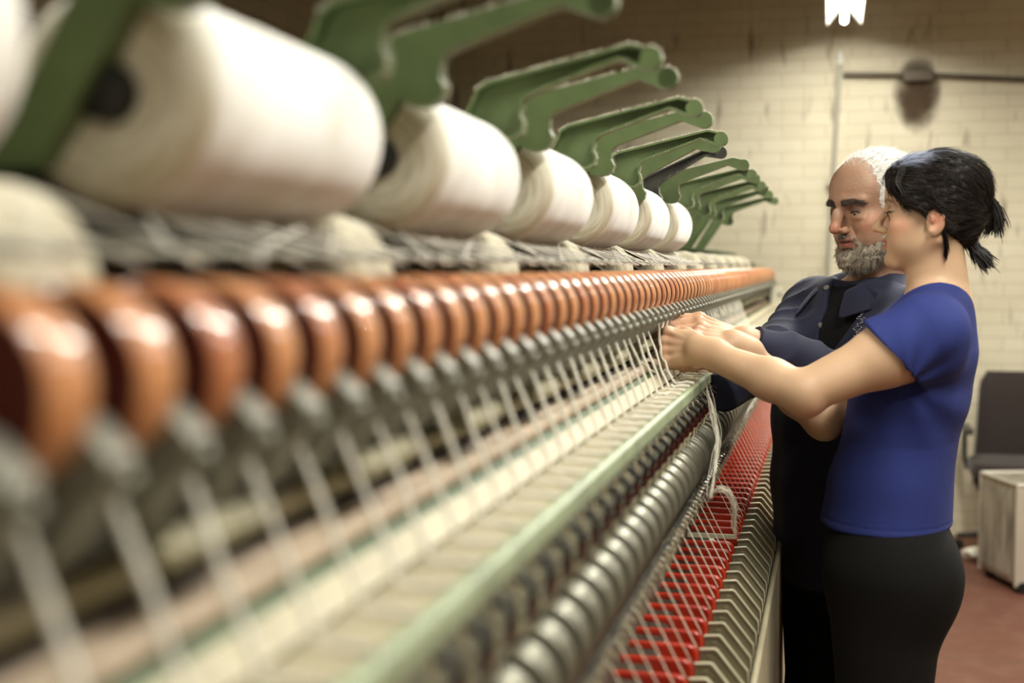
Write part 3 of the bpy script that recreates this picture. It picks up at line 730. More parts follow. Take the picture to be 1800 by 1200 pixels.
# ------------------------------------------------------------------ smooth solid modelling for the two people
class Field:
    def __init__(s, lo, hi, h):
        s.lo = np.array(lo, float); s.h = h
        s.n = np.ceil((np.array(hi) - s.lo) / h).astype(int) + 1
        s.F = np.full(s.n, 1.0, np.float32)
        s.ax = [s.lo[i] + h * np.arange(s.n[i]) for i in range(3)]
    def sub(s, lo, hi):
        sl = []
        for i in range(3):
            a = int(max(0, math.floor((lo[i] - s.lo[i]) / s.h))); b = int(min(s.n[i], math.ceil((hi[i] - s.lo[i]) / s.h) + 1))
            if b <= a: return None, None
            sl.append(slice(a, b))
        g = (s.ax[0][sl[0]][:, None, None].astype(np.float32), s.ax[1][sl[1]][None, :, None].astype(np.float32), s.ax[2][sl[2]][None, None, :].astype(np.float32))
        return tuple(sl), g
    def put(s, prim, k=.01, op='u'):
        fn, lo, hi = prim; pad = k + 3 * s.h
        sl, g = s.sub([v - pad for v in lo], [v + pad for v in hi])
        if sl is None: return
        d = fn(*g).astype(np.float32); f = s.F[sl]
        if op == 'u':
            hh = np.clip(.5 + .5 * (f - d) / k, 0, 1); s.F[sl] = f * (1 - hh) + d * hh - k * hh * (1 - hh)
        else:
            d = -d; hh = np.clip(.5 - .5 * (f - d) / k, 0, 1); s.F[sl] = f * (1 - hh) + d * hh + k * hh * (1 - hh)
    def mesh(s):
        F = s.F; I = F < 0
        c = None; cnt = np.zeros(tuple(s.n - 1), np.uint8)
        for dx in (0, 1):
            for dy in (0, 1):
                for dz in (0, 1):
                    cnt += I[dx:s.n[0] - 1 + dx, dy:s.n[1] - 1 + dy, dz:s.n[2] - 1 + dz]
        act = (cnt > 0) & (cnt < 8)
        idx = np.argwhere(act); vid = np.full(act.shape, -1, np.int32); vid[act] = np.arange(len(idx))
        P = np.zeros((len(idx), 3)); W = np.zeros(len(idx))
        cor = [(a, b, c_) for a in (0, 1) for b in (0, 1) for c_ in (0, 1)]
        val = {q: F[idx[:, 0] + q[0], idx[:, 1] + q[1], idx[:, 2] + q[2]] for q in cor}
        for q in cor:
            for a in range(3):
                if q[a] == 0:
                    r = list(q); r[a] = 1; r = tuple(r); v0 = val[q]; v1 = val[r]
                    m_ = (v0 < 0) != (v1 < 0); t = np.where(m_, v0 / np.where(m_, v0 - v1, 1), 0)
                    p = np.tile(np.array(q, float), (len(idx), 1)); p[:, a] += t
                    P[m_] += p[m_]; W += m_
        P = s.lo + (idx + P / W[:, None]) * s.h
        faces = []
        for a in range(3):
            b, c_ = (a + 1) % 3, (a + 2) % 3
            s0 = [slice(None)] * 3; s1 = [slice(None)] * 3
            s0[a] = slice(0, -1); s1[a] = slice(1, None)
            A = I[tuple(s0)]; B = I[tuple(s1)]; E = np.argwhere(A != B)
            E = E[(E[:, b] > 0) & (E[:, c_] > 0) & (E[:, b] < s.n[b] - 1) & (E[:, c_] < s.n[c_] - 1)]
            def cell(db, dc):
                q = E.copy(); q[:, b] -= db; q[:, c_] -= dc; return vid[q[:, 0], q[:, 1], q[:, 2]]
            quad = np.stack([cell(1, 1), cell(0, 1), cell(0, 0), cell(1, 0)], 1)
            ins = A[E[:, 0], E[:, 1], E[:, 2]]
            quad[~ins] = quad[~ins][:, ::-1]; faces.append(quad)
        Fc = np.concatenate(faces); Fc = Fc[(Fc >= 0).all(1)]
        return P, Fc
def laplace(P, Fc, it=1, w=.5):
    for _ in range(it):
        S = np.zeros_like(P); n = np.zeros(len(P))
        for k in range(4):
            a, b = Fc[:, k], Fc[:, (k + 1) % 4]
            for ax in range(3):
                S[:, ax] += np.bincount(a, P[b, ax], len(P)) + np.bincount(b, P[a, ax], len(P))
            n += np.bincount(a, minlength=len(P)) + np.bincount(b, minlength=len(P))
        P = P * (1 - w) + w * S / np.maximum(n, 1)[:, None]
    return P
def normals(P, Fc):
    N = np.cross(P[Fc[:, 2]] - P[Fc[:, 0]], P[Fc[:, 3]] - P[Fc[:, 1]]); V = np.zeros_like(P)
    for k in range(4):
        for ax in range(3): V[:, ax] += np.bincount(Fc[:, k], N[:, ax], len(P))
    return V / np.maximum(np.linalg.norm(V, axis=1), 1e-12)[:, None]
def np_obj(name, P, Fc, mt, parent=None, col=None):
    me = bpy.data.meshes.new(name)
    me.from_pydata(P.tolist(), [], Fc.tolist()); me.materials.append(mt)
    me.polygons.foreach_set('use_smooth', [True] * len(me.polygons))
    if col is not None:
        a = me.color_attributes.new('Col', 'FLOAT_COLOR', 'POINT')
        a.data.foreach_set('color', np.concatenate([col, np.ones((len(P), 1))], 1).astype(np.float32).ravel())
    o = bpy.data.objects.new(name, me); C.objects.link(o)
    if parent: o.parent = parent; 
    return o
def V3(p): return np.array(p, float)
def rc(a, b, r1, r2, sc=None, R=None):          # tapered capsule
    a, b = V3(a), V3(b); ab = b - a; L2 = max(float(ab @ ab), 1e-12); m_ = max(r1, r2)
    def fn(X, Y, Z):
        x, y, z = X - a[0], Y - a[1], Z - a[2]
        t = np.clip((x * ab[0] + y * ab[1] + z * ab[2]) / L2, 0, 1)
        return np.sqrt((x - t * ab[0]) ** 2 + (y - t * ab[1]) ** 2 + (z - t * ab[2]) ** 2) - (r1 + (r2 - r1) * t)
    return fn, np.minimum(a, b) - m_, np.maximum(a, b) + m_
def ell(c, r, R=None):                          # ellipsoid; columns of R are its axes
    c, r = V3(c), V3(r); R = np.eye(3) if R is None else R; m_ = np.sqrt(((R * r) ** 2).sum(1))
    def fn(X, Y, Z):
        x, y, z = X - c[0], Y - c[1], Z - c[2]
        q = [(x * R[0, i] + y * R[1, i] + z * R[2, i]) / r[i] for i in range(3)]
        k0 = np.sqrt(q[0] ** 2 + q[1] ** 2 + q[2] ** 2); k1 = np.sqrt((q[0] / r[0]) ** 2 + (q[1] / r[1]) ** 2 + (q[2] / r[2]) ** 2)
        return k0 * (k0 - 1) / np.maximum(k1, 1e-6)
    return fn, c - m_, c + m_
def ecap(a, b, ra, rb, R):                      # capsule with elliptical section; ra, rb = (half depth, half width); R columns = depth axis, width axis, up
    a, b = V3(a), V3(b); A = R.T @ a; B = R.T @ b; m_ = max(ra + rb)
    def fn(X, Y, Z):
        q = [X * R[0, i] + Y * R[1, i] + Z * R[2, i] for i in range(3)]
        t = np.clip((q[2] - A[2]) / (B[2] - A[2] if abs(B[2] - A[2]) > 1e-6 else 1e-6), 0, 1)
        rd = ra[0] + (rb[0] - ra[0]) * t; rw = ra[1] + (rb[1] - ra[1]) * t
        x = (q[0] - (A[0] + (B[0] - A[0]) * t)) / rd; y = (q[1] - (A[1] + (B[1] - A[1]) * t)) / rw
        dz = q[2] - (A[2] + (B[2] - A[2]) * t); mn = np.minimum(rd, rw)
        z = dz / mn
        return (np.sqrt(x * x + y * y + z * z) - 1) * mn
    return fn, np.minimum(a, b) - m_, np.maximum(a, b) + m_
def plane(p, n, lo, hi):                        # half space: inside where (q-p).n > 0
    p, n = V3(p), V3(n) / np.linalg.norm(n)
    def fn(X, Y, Z): return -((X - p[0]) * n[0] + (Y - p[1]) * n[1] + (Z - p[2]) * n[2]) + 0 * X
    return fn, V3(lo), V3(hi)
def frame_from(f, up=(0, 0, 1)):
    f = V3(f) / np.linalg.norm(f); l = np.cross(V3(up), f); l /= np.linalg.norm(l); u = np.cross(f, l)
    return np.stack([f, l, u], 1)

def head(Fd, O, R, s, P):
    """P: dict of style values. local axes: f forward, l left, u up"""
    O = V3(O); g = lambda f, l, u: O + s * (R @ V3((f, l, u)))
    E = lambda c, r, k=.01, op='u', rot=None: Fd.put(ell(g(*c), s * V3(r), R if rot is None else R @ rot), k * s, op)
    T = lambda a, b, r1, r2, k=.01, op='u': Fd.put(rc(g(*a), g(*b), r1 * s, r2 * s), k * s, op)
    E(P.get('cc', (-.004, 0, .030)), P.get('cr', (.092, .073, .078)))
    E((.030, 0, -.030), (.056, .056, .075), .02)
    E((.045, 0, .035), (.045, .058, .050), .02)               # forehead
    for q in (-1, 1):
        T((-.002, q * .052, -.055), (.070, q * .016, -.094), .018, .015, .02)   # jaw
        E((.058, q * .040, -.030), (.026, .022, .020), .02)     # cheek
        E((.052, q * .035, -.058), (.030, .022, .028), .02)
    E((.078, 0, -.094), (.020 , .020, .016), .016)            # chin
    E((.070, 0, -.066), (.028, .030, .030), .015)             # muzzle
    br = P.get('brow', .006)
    for q in (-1, 1):
        T((.087, q * .010, .020), (.074, q * .046, .018), br + .002, br, .012)
        E((.094, q * .031, .000), (.014, .018, .010), .012, 's')     # socket
        E((.0742, q * .0315, -.0005), (.0140, .0150, .0130), .004)     # lid over the eyeball
        T((.083, q * .020, -.009), (.080, q * .044, -.008), .0035, .0030, .006)  # lower lid
        E((.0880, q * .0320, -.0055), (.010, .0110, .0012), .0015, 's')
    n = P.get('nose', 1.0)
    T((.086, 0, .010), (.092 + .020 * n, 0, -.026), .0065, .0080 * n, .010)
    E((.095 + .018 * n, 0, -.031), (.011, .0095 * n, .0095), .006)
    for q in (-1, 1):
        E((.093 + .006 * n, q * .0115 * n, -.036), (.010, .0065, .0075), .005)
    for q in (-1, 1): E((.099 + .006 * n, q * .0065 * n, -.0435), (.006, .0030, .0035), .002, 's')
    lp = P.get('lips', 1.0)
    E((.091, 0, -.0555), (.0115, .021, .0055 * lp), .005)
    E((.089, 0, -.0665), (.0115, .018, .0065 * lp), .005)
    E((.101, 0, -.0608), (.012, .022, .0016), .002, 's')
    E((.090, 0, -.078), (.008, .016, .004), .006, 's')
    # ears
    for q in (-1, 1):
        rot = np.array([[.94, q * .30, -.17], [-q * .32, .95, 0], [.16, 0, .98]]); ez = P.get('ear', 1.12)
        rot, _ = np.linalg.qr(rot); rot = rot * np.sign(np.diag(rot))
        E((-.002, q * .0735, -.022), (.0165 * ez, .0065, .0285 * ez), .004, rot=rot)
        E((-.001, q * .0810, -.018), (.0105 * ez, .0065, .0185 * ez), .003, 's', rot=rot)
        E((.004, q * .0765, -.022), (.005, .004, .009), .003)
        T((.006, q * .074, -.044), (.006, q * .073, -.048), .006, .005, .004)
    return g

def hand(Fd, W, K, n, side, curl, sc=1.0, spread=.006, thumb=(.5, .35), pinch=None):
    """W wrist, K middle knuckle, n palm normal, side +1 right hand / -1 left hand"""
    W, K = V3(W), V3(K); d = K - W; L = np.linalg.norm(d); d /= L; n = V3(n); n -= d * (n @ d); n /= np.linalg.norm(n)
    t = np.cross(d, n) * side
    off = [.031, .0105, -.0100, -.029]; lens = [(.043, .026, .021), (.047, .030, .022), (.044, .028, .022), (.035, .021, .019)]; back = [.004, 0, .004, .011]
    rad = [.0105, .0105, .0100, .0088]
    nails = []
    Fd.put(rc(W - d * .03, W + d * .01, .024 * sc, .025 * sc), .02)
    for i in range(4):
        o_ = off[i] * sc; k0 = K + t * o_ - d * back[i] * sc
        Fd.put(rc(W + t * o_ * .55 + d * .012, k0 - d * .006 + n * .004, .0150 * sc, .0110 * sc), .007)
        Fd.put(ell(k0 - n * .0035 * sc, V3((.0105, .0105, .0105)) * sc), .004); Fd.put(rc(W + t * o_ * .45 + d * .02 - n * .0115 * sc, k0 - n * .0095 * sc, .003, .0035), .006)
        a = 0; p = k0; sp = (spread * (1.5 - i)) * 4
        for j in range(3):
            a += math.radians(curl[i][j]); dd = d * math.cos(a) + n * math.sin(a) + t * (sp if j == 0 else sp * .4); dd /= np.linalg.norm(dd)
            q = p + dd * lens[i][j] * sc
            Fd.put(rc(p, q, rad[i] * sc * (1 - .08 * j), rad[i] * sc * (.93 - .1 * j)), .0035 if j else .007)
            p = q
        nails.append((p, dd))
    # thenar and thumb, leaving the side of the palm
    b0 = W + d * .020 * sc + t * .022 * sc + n * .010
    b1 = b0 + (d * .60 + t * thumb[0] + n * .38) * .042 * sc
    b2 = b1 + (d * .85 + t * (thumb[1] - .1) + n * .45) * .030 * sc / 1.0
    b3 = b2 + (d * .85 + t * (thumb[1] - .35) + n * .50) * .024 * sc / 1.0
    Fd.put(rc(b0, b1, .0185 * sc, .0135 * sc), .010); Fd.put(rc(b1, b2, .0120 * sc, .0108 * sc), .006); Fd.put(rc(b2, b3, .0108 * sc, .0085 * sc), .005)
    Fd.put(ell(W + d * .045 * sc + n * .008, V3((.030, .030, .018)) * sc, np.stack([d, t, n], 1)), .012)
    return nails

def strands(name, P, N, mask, flow, count, length, rad, mt, parent, seed=0, lift=.3, curl=.0, steps=5, jit=.25, col=None, hug=.4):
    r = np.random.RandomState(seed); idx = np.where(mask)[0]
    if not len(idx): return None
    pick = idx[r.randint(0, len(idx), count)]; p0 = P[pick] + r.normal(0, .001, (count, 3)); nn = N[pick]
    fl = flow(p0); fl = fl - nn * (fl * nn).sum(1)[:, None]; fl /= np.maximum(np.linalg.norm(fl, axis=1), 1e-9)[:, None]
    fl = fl + r.normal(0, jit, fl.shape); fl /= np.linalg.norm(fl, axis=1)[:, None]
    Ls = length * r.uniform(.5, 1.2, count); pts = []; p = p0 + nn * .0004; bend = r.normal(0, curl, (count, 3))
    for s_ in range(steps):
        pts.append(p.copy()); k = s_ / (steps - 1)
        d_ = fl + nn * (lift - hug * k) + bend * k; d_ /= np.linalg.norm(d_, axis=1)[:, None]
        p = p + d_ * (Ls / (steps - 1))[:, None]
    side = np.cross(fl, nn); side /= np.maximum(np.linalg.norm(side, axis=1), 1e-9)[:, None]
    V = []; 
    for s_, q in enumerate(pts):
        w_ = rad * (1 - .75 * s_ / (steps - 1))
        V += [q - side * w_, q + nn * w_ * .9, q + side * w_]
    V = np.stack(V, 1); m_ = V.shape[1]; base = np.arange(count)[:, None] * m_
    fs = []
    for s_ in range(steps - 1):
        for k in range(3):
            a_ = 3 * s_ + k; b_ = 3 * s_ + (k + 1) % 3
            fs.append(np.stack([base[:, 0] + a_, base[:, 0] + b_, base[:, 0] + b_ + 3, base[:, 0] + a_ + 3], 1))
    Vf = V.reshape(-1, 3); cc = None
    if col is not None: cc = np.repeat(col(p0, r), m_, axis=0)
    return np_obj(name, Vf, np.concatenate(fs), mt, parent, cc)

def blend(c0, c1, m_): return c0 * (1 - m_[:, None]) + np.array(c1)[None] * m_[:, None]
def sphm(P, c, r, soft=.5):
    d = np.linalg.norm((P - V3(c)) / V3(r), axis=1); return np.clip((1 - d) / soft, 0, 1)
def wave(P, sc, seed, amp):
    r = np.random.RandomState(seed); out = np.zeros(len(P))
    for i in range(7):
        k = r.normal(0, 1, 3); k = k / np.linalg.norm(k) * sc * r.uniform(.6, 1.8); out += np.sin(P @ k + r.uniform(0, 6))
    return out * amp / 3
M['skin_f'] = mat('pale_skin', (1, 1, 1), .5, attr='Col', sss=.10, bump=.06, bscale=260)
M['skin_m'] = mat('tanned_skin', (1, 1, 1), .5, attr='Col', sss=.10, bump=.25, bscale=160)
M['hair_dark'] = mat('dark_hair', (1, 1, 1), .5, attr='Col', spec=.22)
M['hair_white'] = mat('white_hair', (1, 1, 1), .6, attr='Col', spec=.4)
M['shirt_blue'] = mat('royal_blue_jersey', srgb(30, 44, 112), .85, var=.08, vscale=10, bump=.25, bscale=500)
M['trouser_black'] = mat('black_knit', srgb(20, 19, 18), .9, bump=.3, bscale=400, spec=.2)
M['navy'] = mat('navy_cotton_drill', srgb(27, 31, 58), .8, var=.25, vscale=14, bump=.12, bscale=600, sheen=.08)
M['black_cotton'] = mat('black_cotton', srgb(15, 15, 18), .85, bump=.2, bscale=300, spec=.25)
M['eye_white'] = mat('eye_white', srgb(205, 196, 184), .25)
M['iris'] = mat('dark_iris', srgb(34, 24, 18), .15)
M['snap'] = mat('nickel_snap', srgb(210, 206, 190), .25, metal=.7)
M['thread_white'] = mat('white_embroidery', srgb(225, 225, 225), .8)
M['shoe'] = mat('black_leather', srgb(28, 26, 25), .4)
# ------------------------------------------------------------------ the woman in the blue T-shirt
wom = thing('person', 'woman in a royal blue T-shirt and black trousers, pinching rovings over the rail', 'person', (at(1600, 900, 2.5).x, 2.5, 0))
wo = V3(wom.location)
HR = frame_from((-math.cos(.16), math.sin(.16), -.03)); HO = V3(at(1650, 366, 2.5))
A = lambda px, py, Y: V3(at(px, py, Y))
TR = np.stack([V3((-1, 0, 0)), V3((0, -1, 0)), V3((0, 0, 1))], 1)
LS_, LE, LW, LK = A(1633, 590, 2.345), A(1412, 690, 2.29), A(1232, 616, 2.375), A(1166, 609, 2.392)
RS_, RE, RW, RK = A(1612, 600, 2.66), A(1446, 735, 2.56), A(1292, 606, 2.48), A(1222, 586, 2.465)
torso = [((1642, 545), (.058, .120)), ((1618, 615), (.090, .150)), ((1600, 690), (.095, .145)), ((1580, 770), (.092, .130)), ((1564, 845), (.100, .145)), ((1555, 925), (.113, .165))]
def torso_put(F, infl, k=.03):
    for (c0, r0), (c1, r1) in zip(torso[:-1], torso[1:]):
        F.put(ecap(A(*c0, 2.5), A(*c1, 2.5), (r0[0] + infl, r0[1] + infl), (r1[0] + infl, r1[1] + infl), TR), k)
def arms_put(F, infl=0, fore=True, k=.03):
    for S, E_, W_ in ((LS_, LE, LW), (RS_, RE, RW)):
        F.put(rc(S, S + (E_ - S) * .35, .056 + infl, .049 + infl), k)
        F.put(rc(S + (E_ - S) * .35, E_, .049 + infl, .037 + infl), k)
        if fore:
            F.put(rc(E_, E_ + (W_ - E_) * .3, .0365, .0350), .012)
            F.put(rc(E_ + (W_ - E_) * .3, W_, .0350, .0235), .02)
            F.put(ell(E_ + V3((.006, 0, -.012)), (.030, .028, .030)), .014)
# skin
F = Field(A(1640, 960, 2.5) - V3((.54, .30, 0)) + V3((0, 0, .03)), (wo[0] + .30, 2.76, 1.69), .0026)
nk0, nk1 = A(1648, 548, 2.5), A(1640, 440, 2.5)
g = head(F, HO, HR, .985, dict(nose=.86, brow=.0045, lips=1.05, cc=(.004, 0, .030), cr=(.084, .071, .068)))
F.put(rc(nk0, nk1, .053, .048), .016)
F.put(rc(nk0 + V3((.016, 0, -.01)), nk1 + V3((.006, 0, 0)), .045, .043), .02)
F.put(rc(nk0, LS_ + V3((0, .03, .01)), .045, .050), .03); F.put(rc(nk0, RS_ + V3((0, -.03, .01)), .045, .050), .03)
torso_put(F, -.012); arms_put(F)
nl = hand(F, LW, LK, (.10, 1, -.30), -1, [(42, 80, 40), (48, 86, 40), (54, 86, 40), (60, 84, 40)], .93, .0, (.35, .2))
nr = hand(F, RW, RK, (-.15, .45, -1), 1, [(18, 34, 24), (24, 42, 26), (30, 46, 28), (38, 48, 28)], .93, .006, (.7, .4))
P, Fc = F.mesh(); del F
P = laplace(P, Fc, 1, .2)
col = np.tile(np.array(srgb(206, 170, 136)), (len(P), 1))
col *= (1 + wave(P, 60, 1, .03))[:, None]
L = (P - HO) @ HR
m_ = np.clip(1 - np.abs(L[:, 2] + .061) / .0105, 0, 1) * (np.abs(L[:, 1]) < .022) * (L[:, 0] > .086)
col = blend(col, srgb(176, 104, 92), np.clip(m_ * 2, 0, 1))
col = blend(col, srgb(120, 60, 54), np.clip(1 - np.abs(L[:, 2] + .0600) / .0022, 0, 1) * (np.abs(L[:, 1]) < .022) * (L[:, 0] > .086))
for q in (-1, 1):
    col = blend(col, srgb(222, 150, 124), .5 * sphm(L, (.06, q * .05, -.03), (.03, .03, .025)))
    col = blend(col, srgb(208, 128, 104), .6 * sphm(L, (-.002, q * .08, -.02), (.022, .012, .03)))
    col = blend(col, srgb(44, 30, 26), sphm(L, (.084, q * .034, -.0045), (.014, .020, .0032), .3))
    col = blend(col, srgb(132, 96, 78), .7 * sphm(L, (.084, q * .034, .004), (.014, .020, .008), .5))
    col = blend(col, srgb(80, 58, 46), .75 * np.clip(1 - np.abs(L[:, 2] - .019 + .25 * np.abs(np.abs(L[:, 1]) - .03)) / .004, 0, 1) * (np.abs(np.abs(L[:, 1]) - .032) < .018) * (L[:, 0] > .05))
for Kk in (LK, RK): col = blend(col, srgb(206, 140, 116), .45 * sphm(P, Kk, (.035, .035, .045), .8))
col = blend(col, srgb(206, 150, 124), .5 * sphm(P, LE + V3((.01, 0, -.03)), (.045, .05, .04), .8))
body = np_obj('body', P - wo, Fc, M['skin_f'], wom, col); PW, NW, LWm = P, normals(P, Fc), L
for q in (-1, 1):
    c = g(.0735, q * .0315, -.003)
    MB().ball((0, 0, 0), .0116, 20).build('eye', M['eye_white'], wom, loc=Vector(c + HR @ V3((.0018, 0, -.0008)) - wo))
    MB().ball((0, 0, 0), .006, 14, 0, (1, 1, 1)).build('iris', M['iris'], wom, loc=Vector(c + HR @ V3((.0095, 0, -.004)) - wo))
# lashes
mb = MB()
for q in (-1, 1):
    for k in range(16):
        t = k / 15; a_ = g(.088 - .012 * t, q * (.020 + .027 * t), -.0035); dd = HR @ V3((1, q * (.2 + 1.1 * t), -.35))
        mb.tube([a_ - wo, a_ + dd * .005 - wo, a_ + dd * .0085 + V3((0, 0, .0015)) - wo], [.0007, .0006, .0003], 4)
mb.build('eyelashes', M['black'], wom)
# T-shirt
F = Field(A(1560, 940, 2.5) - V3((.24, .30, 0)), (wo[0] + .28, 2.80, 1.50), .0032)
torso_put(F, .004); arms_put(F, .011, False, .035)
F.put(rc(A(1644, 562, 2.5), LS_ + V3((.0, .03, .004)), .050, .058), .03); F.put(rc(A(1644, 562, 2.5), RS_ + V3((0, -.03, .004)), .050, .058), .03)
F.put(ell(A(1545, 668, 2.43), (.055, .060, .055)), .04); F.put(ell(A(1545, 668, 2.57), (.055, .060, .055)), .04)
# openings: sleeves, neck, hem
ld = (LE - LS_) / np.linalg.norm(LE - LS_); cutL = A(1566, 618, 2.33); lo = V3((-.6, 2.0, .8)); hi = V3((.8, 2.5, 1.6))
def cut_sleeve(F, p, d, y0, y1):
    def fn(X, Y, Z): 
        e = -((X - p[0]) * d[0] + (Y - p[1]) * d[1] + (Z - p[2]) * d[2]); rr = np.sqrt((X - p[0]) ** 2 + (Y - p[1]) ** 2 + (Z - p[2]) ** 2 + 0 * e)
        return np.maximum(e, rr - .17)
    F.put((fn, V3(p) - .17, V3(p) + .17), .004, 's')
cutd = V3((-.80, 0, -.60)); tmpd = A(1525, 570, 2.33) - A(1610, 665, 2.33); cutd = np.cross(tmpd, V3((0, 1, 0))); cutd /= np.linalg.norm(cutd)
if cutd[0] > 0: cutd = -cutd
Fa = Field(F.lo, F.lo + (F.n - 1) * F.h, F.h)     # arm-only field keeps the sleeve cut away from the torso
def near_arm(S, E_, rmax=.085):
    a, ab = S, E_ - S; L2 = ab @ ab
    def fn(X, Y, Z):
        t = np.clip(((X - a[0]) * ab[0] + (Y - a[1]) * ab[1] + (Z - a[2]) * ab[2]) / L2, 0, 1.2)
        return np.sqrt((X - a[0] - t * ab[0]) ** 2 + (Y - a[1] - t * ab[1]) ** 2 + (Z - a[2] - t * ab[2]) ** 2) - rmax
    return fn
for S, E_, p, sd in ((LS_, LE, cutL, -1), (RS_, RE, RS_ + (RE - RS_) * .42, 1)):
    na = near_arm(S, E_); d = cutd if sd < 0 else (RE - RS_) / np.linalg.norm(RE - RS_)
    def fn(X, Y, Z, na=na, p=p, d=d):
        e = -((X - p[0]) * d[0] + (Y - p[1]) * d[1] + (Z - p[2]) * d[2]); return np.maximum(e, na(X, Y, Z))
    bb = (np.minimum(p, E_) - .10, np.maximum(p, E_) + .10)
    F.put((fn, bb[0], bb[1]), .003, 's')
torso_put(F, .004, .012)
F.put(rc(A(1642, 538, 2.5), A(1628, 440, 2.5), .066, .075), .008, 's')
hem = A(1555, 917, 2.5)[2]
F.put(plane((0, 0, hem), (0.02, 0, -1), F.lo - 1, (9, 9, hem + .05)), .004, 's')
P, Fc = F.mesh(); N = normals(P, Fc)
amp = np.clip((P[:, 2] - 1.0) / .3, .35, 1)
P = P + N * (wave(P * V3((1, 1, .55)), 42, 4, .0022) * amp)[:, None]
# folds gathering under the arm and across the back
arm0 = A(1590, 668, 2.36); dl = P - arm0; rr = np.linalg.norm(dl, axis=1)
P = P + N * (.0024 * np.sin(np.arctan2(dl[:, 2], dl[:, 0]) * 9) * np.exp(-((rr - .09) / .06) ** 2))[:, None]
hb = np.clip(1 - np.abs(P[:, 2] - hem - .016) / .002, 0, 1); P = P - N * (hb * .0012)[:, None]
np_obj('t_shirt', P - wo, Fc, M['shirt_blue'], wom)['label'] = 'royal blue short-sleeved T-shirt'
# trousers and shoes
F = Field((wo[0] - .30, 2.22, -.02), (wo[0] + .30, 2.78, 1.02), .006)
F.put(ecap(A(1557, 900, 2.5), A(1562, 985, 2.5), (.106, .150), (.116, .165), TR), .03)
F.put(ell(A(1605, 1020, 2.42), (.082, .085, .095)), .05); F.put(ell(A(1605, 1020, 2.58), (.082, .085, .095)), .05)
for Yl, sx in ((2.415, .0), (2.585, .012)):
    hp_, kn, an = A(1558, 1010, Yl), V3((A(1540, 1200, Yl)[0] + .01 + sx, Yl, .50)), V3((A(1548, 1200, Yl)[0] + .04 + sx, Yl, .09))
    F.put(rc(hp_, kn, .104, .066), .05); F.put(rc(kn, an, .066, .055), .02)
    F.put(rc(an, an - V3((0, 0, .04)), .055, .058), .02)
F.put(plane((0, 0, .055), (0, 0, -1), F.lo - 1, (9, 9, .12)), .003, 's')
F.put(plane((0, 0, hem + .025), (0, 0, 1), (-9, -9, hem), (9, 9, 2)), .003, 's')
P, Fc = F.mesh(); N = normals(P, Fc); P = P + N * wave(P * V3((1, 1, .4)), 30, 6, .0015)[:, None]
np_obj('trousers', P - wo, Fc, M['trouser_black'], wom)
def shoe(parent, org, ankle, fdir, mt):
    R = frame_from(fdir); a = V3((ankle[0], ankle[1], 0)); F = Field(a + V3((-.24, -.24, -.01)), a + V3((.24, .24, .14)), .006)
    q = lambda f, l, u: a + R @ V3((f, l, u))
    F.put(ell(q(.10, 0, .030), (.090, .046, .040), R), .02); F.put(ell(q(-.02, 0, .035), (.060, .036, .045), R), .02); F.put(rc(q(-.01, 0, .05), q(-.01, 0, .09), .040, .038), .02)
    F.put(rc(q(.06, 0, .05), q(.0, 0, .075), .034, .034), .02); F.put(plane((0, 0, .001), (0, 0, -1), F.lo - 1, (9, 9, .1)), .003, 's')
    P, Fc = F.mesh(); return np_obj('shoe', P - org, Fc, mt, parent)
for Yl, sx in ((2.415, .0), (2.585, .012)): shoe(wom, wo, (A(1548, 1200, Yl)[0] + .05 + sx, Yl), (-1, 0, 0), M['shoe'])
# hair
def loc(px, py, Y=2.5): return A(px, py, Y)
F = Field(HO - V3((.14, .13, .16)), HO + V3((.17, .13, .14)), .0028)
E2 = lambda c, r, k=.012: F.put(ell(g(*c), V3(r) * .985, HR), k)
E2((-.004, 0, .033), (.088, .080, .074))
E2((-.018, 0, .008), (.066, .079, .066))
E2((.040, 0, .052), (.050, .066, .046))
E2((-.042, 0, .040), (.044, .058, .048))
F.put(rc(loc(1688, 345), loc(1692, 395), .030, .026), .03)
F.put(rc(loc(1678, 395), loc(1684, 420), .034, .020), .03)
for q in (-1, 1):     # swept fringe and side locks down to the ear
    F.put(rc(g(.070, q * .030, .060), g(.046, q * .062, .012), .020, .012), .014)
    F.put(rc(g(.060, q * .050, .045), g(.018, q * .074, -.004), .020, .009), .012)
    F.put(rc(g(.000, q * .070, .030), g(-.022, q * .066, -.035), .016, .012), .014)
# clear the face and ears
F.put(ell(g(.084, 0, -.030), (.040, .090, .062), HR), .006, 's')
for q in (-1, 1):
    F.put(ell(g(.050, q * .070, -.050), (.040, .040, .050), HR), .006, 's'); F.put(ell(g(.006, q * .088, -.028), (.020, .020, .030), HR), .004, 's')
F.put(ell(g(.03, 0, -.10), (.075, .09, .060), HR), .01, 's')
P, Fc = F.mesh(); N = normals(P, Fc)
L = (P - HO) @ HR
P = P + N * (.0009 * np.sin(L[:, 1] * 420 + 14 * np.sin(L[:, 0] * 30)) + .0007 * np.sin(L[:, 2] * 380 + L[:, 0] * 90))[:, None]
dark = np.tile(np.array(srgb(30, 24, 21)), (len(P), 1)); dark *= (1 + wave(P, 60, 3, .10))[:, None]
def haircol(p, r):
    l = (p - HO) @ HR; c = np.tile(np.array(srgb(34, 27, 23)), (len(p), 1)) * r.uniform(.5, 1.3, len(p))[:, None]
    m = (l[:, 0] > -.035) & (l[:, 0] < .078) & (l[:, 2] > .078 - .35 * np.clip(l[:, 0] - .02, 0, 1)) & (np.abs(l[:, 1]) < .062) & (r.rand(len(p)) < .0)
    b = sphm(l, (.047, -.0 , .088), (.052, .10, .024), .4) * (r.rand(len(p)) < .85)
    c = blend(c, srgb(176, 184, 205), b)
    br_ = (r.rand(len(p)) < .12); c = blend(c, srgb(112, 92, 70), br_ * .35); return np.clip(c, 0, 1)
